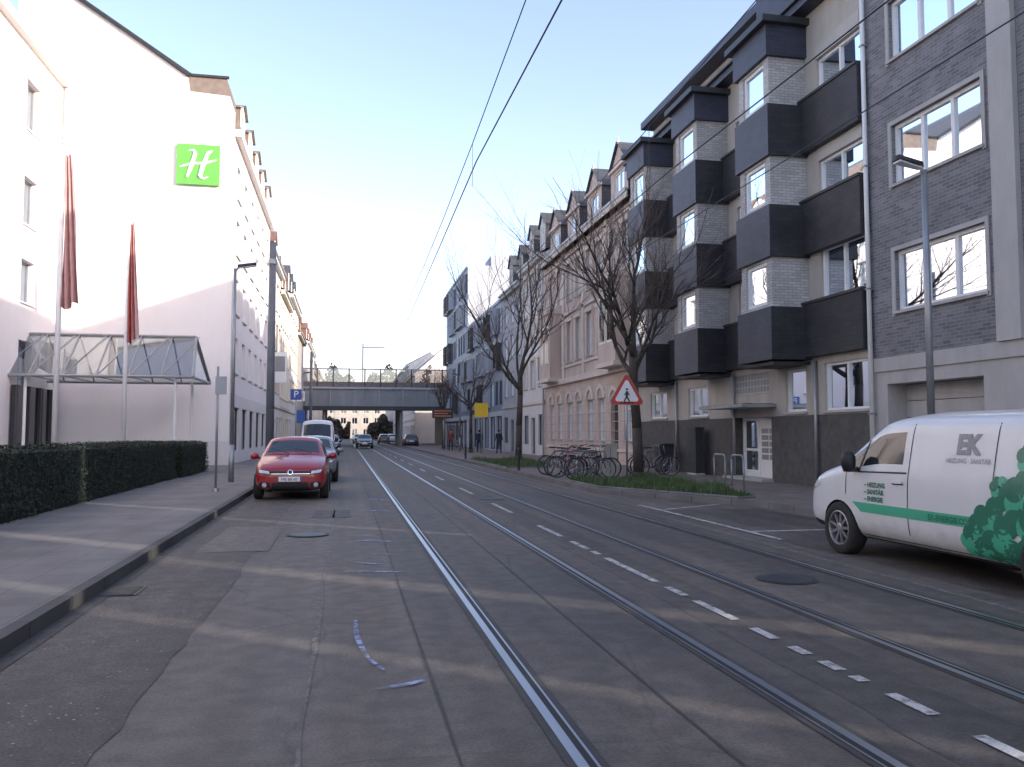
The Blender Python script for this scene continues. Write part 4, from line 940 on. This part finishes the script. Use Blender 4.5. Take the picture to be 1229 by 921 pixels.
def van(name,loc,rot,livery=True,hi=0):
    t=lambda *a:[(x,z+(hi if z>1.3 else 0)) for x,z in a]
    T1=t((.925,1.12),(.83,1.64),(.76,1.74),(.4,1.80),(0,1.815))
    st=[S(2.47,.74,.34,.5,.66,t((.68,.74),(.62,.79),(.52,.81),(.3,.83),(0,.84))),
        S(2.38,.87,.24,.5,.78,t((.82,.88),(.76,.93),(.68,.95),(.35,.98),(0,.99))),
        S(2.05,.94,.2,.55,.9,t((.90,1.0),(.85,1.05),(.76,1.07),(.38,1.11),(0,1.12))),
        S(1.62,.955,.2,.58,.98,t((.925,1.06),(.87,1.13),(.80,1.16),(.4,1.21),(0,1.22))),
        S(1.55,.955,.2,.58,.98,t((.925,1.08),(.868,1.17),(.798,1.20),(.4,1.25),(0,1.26))),
        S(.85,.96,.2,.6,1.02,t((.925,1.12),(.83,1.58),(.76,1.67),(.4,1.73),(0,1.745))),
        S(.7,.96,.2,.6,1.02,t((.925,1.12),(.83,1.62),(.76,1.71),(.4,1.77),(0,1.785))),
        S(.28,.96,.2,.6,1.02,T1),S(.2,.96,.2,.6,1.02,T1),S(-1.0,.96,.2,.6,1.02,T1),S(-2.25,.96,.2,.6,1.02,T1),
        S(-2.42,.93,.24,.6,1.02,t((.90,1.12),(.81,1.62),(.74,1.70),(.4,1.76),(0,1.77))),
        S(-2.48,.85,.3,.6,1.0,t((.82,1.1),(.74,1.55),(.66,1.62),(.35,1.66),(0,1.67)))]
    def mf(i,j):
        if j==0: return 'black'
        if j==5 and i in (4,5,6): return 'cglass'
        if j in (7,8) and i==4: return 'cglass'
        return 'cwhite'
    g=G(name,loc,rot); body,bvh=loft(st,['cwhite','cglass','black'],mf,[(1.58,.335,.955),(-1.7,.335,.955)]); g.add(body)
    for y in (1.58,-1.7):
        for s in (-1,1): wheel(g,s*.855,y,.335,s,.22,9)
    D=g.p('details')
    for s in (-1,1):
        a='x+' if s>0 else 'x-'; Gp=g.p('door_gaps')
        for y in (1.42,.22,-1.05): patch(Gp,bvh,a,[(y-.007,.3 if y<1.3 else .78),(y+.007,.3 if y<1.3 else .78),(y+.007,1.1),(y-.007,1.1)],.003,'black',1,8)
        patch(Gp,bvh,a,[(.213,1.1),(.227,1.1),(.227,1.66),(.213,1.66)],.003,'black',1,8)
        patch(Gp,bvh,a,[(-1.057,1.1),(-1.043,1.1),(-1.043,1.66),(-1.057,1.66)],.003,'black',1,8)
        patch(Gp,bvh,a,[(-2.3,1.02),(-1.06,1.02),(-1.06,1.035),(-2.3,1.035)],.003,'black',8,1)
        patch(D,bvh,a,[(.3,.97),(.48,.97),(.48,1.01),(.3,1.01)],.03,'cwhite',3,1); patch(D,bvh,a,[(.29,.955),(.49,.955),(.49,.972),(.29,.972)],.012,'black',3,1)
        patch(D,bvh,a,[(-1.2,.2),(1.15,.2),(1.15,.31),(-1.2,.31)],.006,'black',16,2)
        patch(D,bvh,a,[(2.0,.2),(2.36,.24),(2.36,.42),(2.0,.38)],.006,'black',4,3)
        patch(D,bvh,a,[(2.02,.86),(2.33,.78),(2.36,.86),(2.08,.97)],.008,'lamp',5,3)
        patch(D,bvh,'y+',[(s*.5,.68),(s*.78,.7),(s*.8,.86),(s*.52,.8)],.008,'lamp',5,3)
        patch(D,bvh,'y-',[(s*.72,.7),(s*.86,.7),(s*.84,1.2),(s*.72,1.2)],.01,'tail',3,5)
        mm=g.p('mirrors',1); mm.lathe((s*1.06,1.18,1.2),(0,0,1),[(.001,-.13),(.06,-.12),(.09,-.04),(.09,.06),(.06,.12),(.001,.13)],'black',12); mm.tube((s*.93,1.15,1.1),(s*1.04,1.18,1.12),.03,.03,'black',6)
        patch(D,bvh,a,[(1.13,1.12),(1.16,1.12),(1.04,1.52),(1.01,1.52)],.005,'black',1,6)
        patch(D,bvh,a,[(.25,1.085),(1.5,1.06),(1.5,1.075),(.25,1.105)],.005,'black',10,1)
    patch(D,bvh,'y+',[(-.48,.6),(.48,.6),(.48,.78),(-.48,.78)],.008,'black',8,3); patch(D,bvh,'y+',[(-.6,.3),(.6,.3),(.6,.48),(-.6,.48)],.008,'black',8,3)
    patch(D,bvh,'y+',[(-.26,.5),(.26,.5),(.26,.6),(-.26,.6)],.02,'swhite',4,2)
    if livery:
        Lv=g.p('livery')
        for ax in ('x-','x+'):
            f=-1 if ax=='x-' else 1
            patch(Lv,bvh,ax,[(1.1,.585),(-2.42,.585),(-2.42,.70),(1.28,.70)],.005,'vgreen',30,3)
            # bush graphic: light green mass with darker lobes
            cl=[(-.80,.45,.20),(-1.0,.62,.26),(-1.25,.78,.28),(-1.05,.38,.24),(-1.5,.95,.3),(-1.35,.55,.3),(-1.75,1.1,.3),(-1.7,.75,.3),(-2.0,1.2,.3),(-2.1,.9,.3),(-1.15,1.02,.13),(-1.5,1.32,.18),(-1.9,1.45,.16),(-2.1,.5,.3),(-1.7,.42,.26)]
            for i,(y,z,r) in enumerate(cl):
                for k in range(7):
                    t=k*.9+i; disc(Lv,bvh,ax,y+r*.62*math.cos(t),max(.38,z+r*.5*math.sin(t)),r*.42,.007+.0004*i+.00005*k,'vdgreen' if (i+k)%3 else 'vgreen',14)
            e0=-.50 if f<0 else -1.3
            text(g,bvh,ax,'EK',e0,1.34,.28,'vgrey',.008,f,'lettering',.014)
            text(g,bvh,ax,'HEIZUNG · SANITÄR',e0+f*(-.14),1.24,.07,'vgrey',.008,f)
            text(g,bvh,ax,'EK-ENERGIE.COM',-.12 if f<0 else -1.2,.61,.085,'vdgreen',.009,f,'lettering',.002)
            if f<0:
                for k,s in enumerate(('– HEIZUNG','– SANITÄR','– ENERGIE')): text(g,bvh,ax,s,1.02,.90-k*.085,.078,'vdgreen',.009,f,'lettering',.003)
    g.done()
van('parked_van',(7.22,8.25,0),0)
van('parked_van',(-1.55,48.5,0),math.pi,False,.5)
hatch('parked_car',(-1.1,29.0,0),math.pi,'cgrey',False)
hatch('parked_car',(-1.3,62,0),math.pi,'cblack')
hatch('car',(1.9,88,0),math.pi,'cblack')
hatch('car',(1.9,130,0),math.pi,'cwhite')
hatch('parked_car',(7.4,98,0),0,'cblack')
hatch('parked_car',(5.6,127,0),0,'cgrey')
hatch('parked_car',(7.4,140,0),0,'cwhite')
hatch('parked_car',(-1.3,75,0),math.pi,'cblue')
# ------------------------------------------------------------------ street furniture
def lamp(loc,H,dirx,al):
    g=G('street_lamp',loc); P=g.p('pole',1); P.tube((0,0,0),(0,0,1.1),.085,.08,'metal',14); P.tube((0,0,1.1),(0,0,H),.06,.045,'metal',14)
    P.tube((0,0,H-.1),(dirx*al*.5,0,H+.08),.03,.03,'metal',8)
    h=g.p('lamp_head',1)
    x0=dirx*al*.3; x1=dirx*(al+.35)
    h.box8([(x0,-.06,H+.02),(x1,-.11,H+.12),(x1,.11,H+.12),(x0,.06,H+.02),(x0,-.05,H+.12),(x1,-.08,H+.2),(x1,.08,H+.2),(x0,.05,H+.12)],'dmetal')
    g.p('lens').box8([(x0*1.4,-.06,H+.01),(x1*.97,-.09,H+.09),(x1*.97,.09,H+.09),(x0*1.4,.06,H+.01),(x0*1.4,-.06,H+.04),(x1*.97,-.09,H+.119),(x1*.97,.09,H+.119),(x0*1.4,.06,H+.04)],'swhite')
    g.done()
lamp((9.05,11.6,.12),5.65,-1,.15); lamp((-3.3,25.8,.12),6.35,1,.25); lamp((8.9,66,.12),6,-1,.3); lamp((-3.3,66,.12),6,1,.3)
def mast(loc,H,r):
    g=G('tram_catenary_mast',loc); g.p('mast',1).tube((0,0,0),(0,0,H),r,r*.8,'mast',14); g.p('mast').tube((0,0,0),(0,0,.35),r*1.5,r*1.5,'mast',14)
    g.p('clamp').tube((0,0,H-.9),(0,0,H-.7),r*1.05,r*1.05,'metal',12); g.done()
mast((-3.0,34.8,.12),9.2,.17); mast((-3.0,74,.12),8.5,.14)
def sign_post():
    g=G('traffic_sign',(-3.15,21.8,.12)); g.p('post',1).tube((0,0,0),(0,0,3.1),.03,.03,'metal',10); g.p('base').tube((0,0,0),(0,0,.08),.09,.07,'metal',10)
    g.p('plate').box(-.05,.22,-.05,-.03,2.4,2.85,'gry_st'); g.p('plate').box(-.05,.22,-.029,-.02,2.4,2.85,'swhite')
    g.p('bracket').box(-.04,.2,-.03,.0,2.5,2.54,'metal'); g.p('bracket').box(-.04,.2,-.03,.0,2.75,2.79,'metal'); g.done()
sign_post()
def psign(name,loc,z,w,h,m,txt=None,H=None):
    g=G(name,loc); g.p('post',1).tube((0,0,0),(0,0,H or z+h/2),.035,.035,'metal',10)
    g.p('plate').box(-w/2,w/2,-.06,-.04,z-h/2,z+h/2,m)
    if txt:
        cu=bpy.data.curves.new('t','FONT'); cu.body=txt; cu.size=h*.9; cu.align_x='CENTER'; cu.align_y='CENTER'; cu.extrude=.004; o=bpy.data.objects.new('symbol',cu); scene.collection.objects.link(o)
        o.data.materials.append(M['swhite']); o.location=(0,-.07,z); o.rotation_euler=(R(90),0,0); g.add(o)
    g.done()
psign('parking_sign',(-2.75,48,.12),3.6,.6,.6,'blue','P'); psign('parking_sign',(-3.1,60,.12),2.6,.6,.9,'blue')
psign('yellow_stop_sign',(9.5,59,.12),3.1,.95,1.0,'yellow')
def warn():
    g=G('pedestrian_warning_sign',(8.25,23.85,.12)); g.p('post',1).tube((0,0,0),(0,0,3.2),.032,.032,'metal',10)
    P=g.p('plate')
    def tri(r,y,m,zc=2.62):
        pts=[]
        for k in range(3):
            a=R(90+120*k)
            for d in (-.12,0,.12):
                rr=r*(.93 if d else .97); pts.append((rr*math.cos(a+d),y,zc+rr*math.sin(a+d)))
        P.poly(pts,m)
    tri(.60,-.040,'metal');tri(.58,-.045,'red'); tri(.42,-.05,'swhite')
    k=g.p('pictogram'); y=-.058; z=2.56
    def st(a,b,w): k.tube((a[0],y,z+a[1]),(b[0],y,z+b[1]),w,w*.9,'black',6)
    st((0,.17),(0,.22),.035); st((0,.13),(-.01,-.02),.04); st((-.01,-.02),(.08,-.17),.022); st((-.01,-.02),(-.09,-.17),.022); st((0,.1),(.09,.02),.015); st((0,.1),(-.09,.03),.015)
    for i in range(4): k.box(-.2+i*.11,-.14+i*.11,y-.003,y+.004,z-.23,z-.19,'black')
    g.p('bracket').box(-.06,.06,-.045,.0,2.4,2.44,'metal'); g.done()
warn()
def box_cab(name,loc,w,d,h,m):
    g=G(name,loc); g.p('body').box(-w/2,w/2,-d/2,d/2,.06,h,m); g.p('plinth').box(-w/2-.02,w/2+.02,-d/2-.02,d/2+.02,0,.06,'conc'); g.p('lid').box(-w/2-.03,w/2+.03,-d/2-.03,d/2+.03,h,h+.05,m)
    g.p('door_gap').box(-.006,.006,-d/2-.004,-d/2-.001,.12,h-.05,'black'); g.p('lock').box(.03,.06,-d/2-.02,-d/2,.5*h,.5*h+.1,'black'); g.done()
box_cab('utility_cabinet',(8.35,25.9,.12),.45,.32,1.05,'stuc'); box_cab('utility_cabinet',(12.0,27.4,.12),.3,.7,1.6,'dmetal')
def bicycle(loc,rot,fc,lean=.06):
    g=G('bicycle',loc,rot); g.e.rotation_euler=(lean,0,rot); W=g.p('wheels',1); F=g.p('frame',1)
    r=.34; A=Vector((-.52,0,r));B=Vector((.52,0,r)); bb=Vector((-.08,0,.29)); st=Vector((-.2,0,.82)); hd=Vector((.33,0,.86)); hl=Vector((.37,0,.70))
    for c in (A,B):
        W.torus(c,(0,1,0),r-.02,.02,'rub',26,6); W.torus(c,(0,1,0),r-.045,.009,'rim',26,4)
        for i in range(12): a=i*math.pi/6; W.tube(c,c+Vector((math.cos(a),0,math.sin(a)))*(r-.05),.0025,.0025,'chrome',3,False)
        W.tube(c-Vector((0,.05,0)),c+Vector((0,.05,0)),.02,.02,'metal',8)
    for a,b,q in ((bb,st,.016),(bb,hl,.018),(st,hd,.016),(A,bb,.01),(A,st,.01),(hd,hl,.02),(hl,B,.014)): F.tube(a,b,q,q,fc,8)
    F.tube(hd,hd+Vector((-.03,0,.16)),.013,.013,'metal',6); h=hd+Vector((-.03,0,.16)); F.tube(h+Vector((-.1,-.29,0)),h+Vector((.04,0,.02)),.012,.012,'black',6); F.tube(h+Vector((-.1,.29,0)),h+Vector((.04,0,.02)),.012,.012,'black',6)
    F.tube(st,st+Vector((-.03,0,.12)),.013,.013,'metal',6); s=st+Vector((-.03,0,.13)); F.box8([s+Vector(v) for v in ((-.14,-.08,-.02),(.14,-.02,-.01),(.14,.02,-.01),(-.14,.08,-.02),(-.13,-.075,.03),(.13,-.018,.02),(.13,.018,.02),(-.13,.075,.03))],'black')
    F.torus(bb,(0,1,0),.09,.008,'metal',14,4); F.tube(bb+Vector((0,.05,0)),bb+Vector((.12,.06,-.12)),.008,.008,'metal',5); F.tube(bb-Vector((0,.05,0)),bb+Vector((-.12,-.06,.12)),.008,.008,'metal',5)
    for e in (-1,1): F.tube(A+Vector((0,e*.06,.33)),A+Vector((0,e*.04,0)),.005,.005,'metal',4)
    F.box(-.72,-.3,-.06,.06,r+.33,r+.345,'dmetal')
    g.done()
rb=random.Random(9)
for i,(x,y,c) in enumerate(((7.45,25.0,'cblack'),(7.75,25.55,'cgrey'),(7.2,26.1,'cred'),(7.9,26.6,'cblack'),(7.3,27.1,'cblue'),(8.0,27.6,'cgrey'),(7.3,28.2,'cblack'),(8.2,28.8,'cgrey'),(10.2,26.6,'cblack'),(10.3,27.4,'cgrey'))):
    bicycle((x,y,.12),rb.uniform(-.35,.45),c,rb.uniform(-.1,.1))
for y in (25.3,26.4,27.4,28.5): 
    g=G('bicycle_rack',(7.5,y,.12)); g.p('hoop',1).path([(-.4,0,0),(-.4,0,.7),(-.3,0,.8),(.3,0,.8),(.4,0,.7),(.4,0,0)],.025,'metal',8); g.done()
for y in (21.0,22.1): 
    g=G('bicycle_rack',(10.4,y,.12)); g.p('hoop',1).path([(0,-.35,0),(0,-.35,.75),(0,-.27,.84),(0,.27,.84),(0,.35,.75),(0,.35,0)],.025,'metal',8); g.done()
for (x,y) in ((6.6,31.8),(6.6,46.5)):
    g=G('bollard',(x,y,.12)); g.p('post',1).lathe((0,0,0),(0,0,1),[(.06,0),(.055,.75),(.065,.78),(.05,.86),(.001,.88)],'dmetal',12); g.done()
g=G('wheelie_bin',(11.7,29.6,.12)); g.p('body').box8([(-.22,-.24,.05),(.22,-.24,.05),(.22,.24,.05),(-.22,.24,.05),(-.28,-.3,.95),(.28,-.3,.95),(.28,.3,.95),(-.28,.3,.95)],'dmetal'); g.p('lid').box8([(-.3,-.32,.95),(.3,-.32,.95),(.3,.32,.95),(-.3,.32,.95),(-.26,-.28,1.04),(.26,-.28,1.06),(.26,.28,1.06),(-.26,.28,1.04)],'black'); g.p('wheels').tube((-.25,.24,.08),(.25,.24,.08),.08,.08,'rub',12); g.done()
def stop():
    g=G('tram_stop_display',(8.3,72,.12)); g.p('post',1).tube((0,0,0),(0,0,3.2),.06,.06,'metal',10); g.p('box').box(-1.0,.8,-.12,.12,2.75,3.6,'dmetal')
    for k in range(3): g.p('text_rows').box(-.85,.65-.3*(k%2),-.13,-.122,2.9+k*.22,2.97+k*.22,'orange')
    g.done()
    g=G('tram_shelter',(9.8,78,.12)); F=g.p('frame')
    for y in (-2,0,2): F.box(.65,.73,y-.04,y+.04,0,2.4,'dmetal')
    for y in (-2,2): F.box(-.7,-.62,y-.04,y+.04,0,2.4,'dmetal')
    F.box(-.9,.85,-2.2,2.2,2.4,2.52,'dmetal'); g.p('panes').box(.68,.69,-1.95,1.95,.2,2.2,'shelt'); g.p('panes').box(-.6,.6,-2.0,-1.99,.2,2.2,'shelt'); g.p('bench').box(.2,.6,-1.4,1.4,.45,.5,'metal'); g.p('bench').box(.35,.42,-1.2,-1.1,0,.45,'metal'); g.p('bench').box(.35,.42,1.1,1.2,0,.45,'metal'); g.done()
stop()
# wires
def wires():
    g=G('overhead_tram_wires',(3.3,30,5),world=True); W=g.p('wires')
    def cat(x,zc,zm,y0=-20,y1=104):
        W.path([(x+(.12 if (i%2) else -.12),y0+(y1-y0)*i/8,zc) for i in range(9)],.009,'dmetal',5)
        sp=31; y=-22.7
        while y<100:
            pts=[(x,y+sp*k/8,zm-.55*(1-((k-4)/4)**2)) for k in range(9)]; W.path(pts,.007,'dmetal',5)
            for k in (1,3,5,7): W.tube((x,pts[k][1],pts[k][2]),(x,pts[k][1],zc),.004,.004,'dmetal',4,False)
            y+=sp
    cat(1.82,5.25,6.15); cat(4.62,5.3,6.6)
    W.tube((6.2,-20,5.5),(6.2,104,5.5),.009,.009,'dmetal',5)
    for y,xl in ((34.8,-3),(74,-3)):
        W.path([(xl,y,8.0),(1.82,y,6.3),(4.62,y,6.4),(12.3,y,8.6)],.005,'metal',5)
    for y in (52,93): W.path([(-5.1,y,8.5),(1.82,y,6.3),(4.62,y,6.4),(12.3,y,8.6)],.005,'metal',5)
    g.done()
wires()
# ------------------------------------------------------------------ people
def person(loc,rot,jm,ph=0.25):
    J={'pel':(0,0,.95),'chest':(0,.02,1.25),'neck':(0,.02,1.45),'head':(0,.04,1.6),'top':(0,.03,1.72),
       'shL':(-.18,.02,1.4),'elL':(-.24,-.06,1.13),'haL':(-.22,.08,.9),'shR':(.18,.02,1.4),'elR':(.24,-.02,1.13),'haR':(.23,-.12,.92),
       'hiL':(-.09,0,.9),'knL':(-.1,ph*.6,.5),'anL':(-.1,ph*.5,.09),'toL':(-.1,ph*.5+.16,.04),'hiR':(.09,0,.9),'knR':(.1,-ph*.1,.49),'anR':(.1,-ph*1.1,.11),'toR':(.1,-ph*1.1+.15,.04)}
    E=[('pel','chest'),('chest','neck'),('neck','head'),('head','top'),('chest','shL'),('shL','elL'),('elL','haL'),('chest','shR'),('shR','elR'),('elR','haR'),('pel','hiL'),('hiL','knL'),('knL','anL'),('anL','toL'),('pel','hiR'),('hiR','knR'),('knR','anR'),('anR','toR')]
    Rd={'pel':.15,'chest':.165,'neck':.06,'head':.105,'top':.07,'shL':.075,'shR':.075,'elL':.05,'elR':.05,'haL':.035,'haR':.035,'hiL':.095,'hiR':.095,'knL':.065,'knR':.065,'anL':.045,'anR':.045,'toL':.04,'toR':.04}
    ks=list(J); me=bpy.data.meshes.new('p'); me.from_pydata([J[k] for k in ks],[(ks.index(a),ks.index(b)) for a,b in E],[]); o=bpy.data.objects.new('figure',me); scene.collection.objects.link(o)
    sk=o.modifiers.new('k','SKIN'); 
    for i,k in enumerate(ks): me.skin_vertices[0].data[i].radius=(Rd[k],Rd[k]*(.75 if k in('pel','chest') else 1)); me.skin_vertices[0].data[i].use_root=(k=='pel')
    o.modifiers.new('s','SUBSURF').levels=2; dg=bpy.context.evaluated_depsgraph_get(); dg.update(); nm=bpy.data.meshes.new_from_object(o.evaluated_get(dg)); bpy.data.objects.remove(o)
    nm.materials.clear()
    for m in (jm,'trous','skin','hair','black'): nm.materials.append(M[m])
    for p in nm.polygons:
        c=p.center; k=0
        if c.z>1.63 or (c.z>1.52 and c.y<.01): k=3
        elif c.z>1.47: k=2
        elif abs(c.x)>.17 and c.z<.93: k=2
        elif c.z<.1: k=4
        elif c.z<.88: k=1
        p.material_index=k; p.use_smooth=True
    g=G('pedestrian',loc,rot); ob=bpy.data.objects.new('figure',nm); scene.collection.objects.link(ob); g.add(ob)
person((9.6,60.5,.12),0,'jacket'); person((8.3,67,.12),math.pi,'jacket2'); person((10.6,58,.12),.2,'jacket',.18)
# ------------------------------------------------------------------ light / world
w=bpy.data.worlds.new('World'); scene.world=w; w.use_nodes=True; nt=w.node_tree; bg=nt.nodes['Background']; L=nt.links.new
sk=nt.nodes.new('ShaderNodeTexSky'); sk.sky_type='NISHITA'; sk.sun_disc=False; sk.sun_elevation=R(EL); sk.air_density=1.0; sk.dust_density=2.0; sk.ozone_density=1.5
sk.sun_rotation=math.atan2(sx,sy)
# winter haze: brighten the clear sky and whiten it towards the horizon
tc=nd(nt,'ShaderNodeTexCoord'); sp=nd(nt,'ShaderNodeSeparateXYZ'); L(tc.outputs['Generated'],sp.inputs[0])
ab=nd(nt,'ShaderNodeMath',operation='ABSOLUTE'); L(sp.outputs[2],ab.inputs[0])
sb=nd(nt,'ShaderNodeMath',operation='SUBTRACT'); sb.inputs[0].default_value=1; L(ab.outputs[0],sb.inputs[1])
pw=nd(nt,'ShaderNodeMath',operation='POWER'); L(sb.outputs[0],pw.inputs[0]); pw.inputs[1].default_value=5.5
g1=nd(nt,'ShaderNodeVectorMath',operation='MULTIPLY'); L(sk.outputs[0],g1.inputs[0]); g1.inputs[1].default_value=(2.75,2.6,2.85)
hz=nd(nt,'ShaderNodeVectorMath',operation='SCALE'); hz.inputs[0].default_value=(5.7,5.45,5.3); L(pw.outputs[0],hz.inputs['Scale'])
a1=nd(nt,'ShaderNodeVectorMath',operation='ADD'); L(g1.outputs[0],a1.inputs[0]); L(hz.outputs[0],a1.inputs[1])
a2=nd(nt,'ShaderNodeVectorMath',operation='ADD'); L(a1.outputs[0],a2.inputs[0]); a2.inputs[1].default_value=(.80,.80,.95)
L(a2.outputs[0],bg.inputs[0]); bg.inputs[1].default_value=.15
ld=bpy.data.lights.new('sun','SUN'); ld.energy=5; ld.angle=R(.5); ld.color=(1,.93,.84); lo=bpy.data.objects.new('sun',ld); scene.collection.objects.link(lo)
dv=Vector((sx*math.cos(R(EL)),sy*math.cos(R(EL)),math.sin(R(EL)))); lo.rotation_euler=dv.to_track_quat('Z','Y').to_euler(); lo.location=(30,-30,40)
# ------------------------------------------------------------------ camera
cd=bpy.data.cameras.new('camera'); cam=bpy.data.objects.new('camera',cd); scene.collection.objects.link(cam); scene.camera=cam
cd.sensor_width=36; cd.lens=36*1000/1229; cd.clip_end=6000; cam.location=(0,0,1.55); cam.rotation_euler=(R(90+3.43),0,R(-11.26))
scene.view_settings.view_transform='Standard'; scene.view_settings.look='None'; scene.view_settings.exposure=0
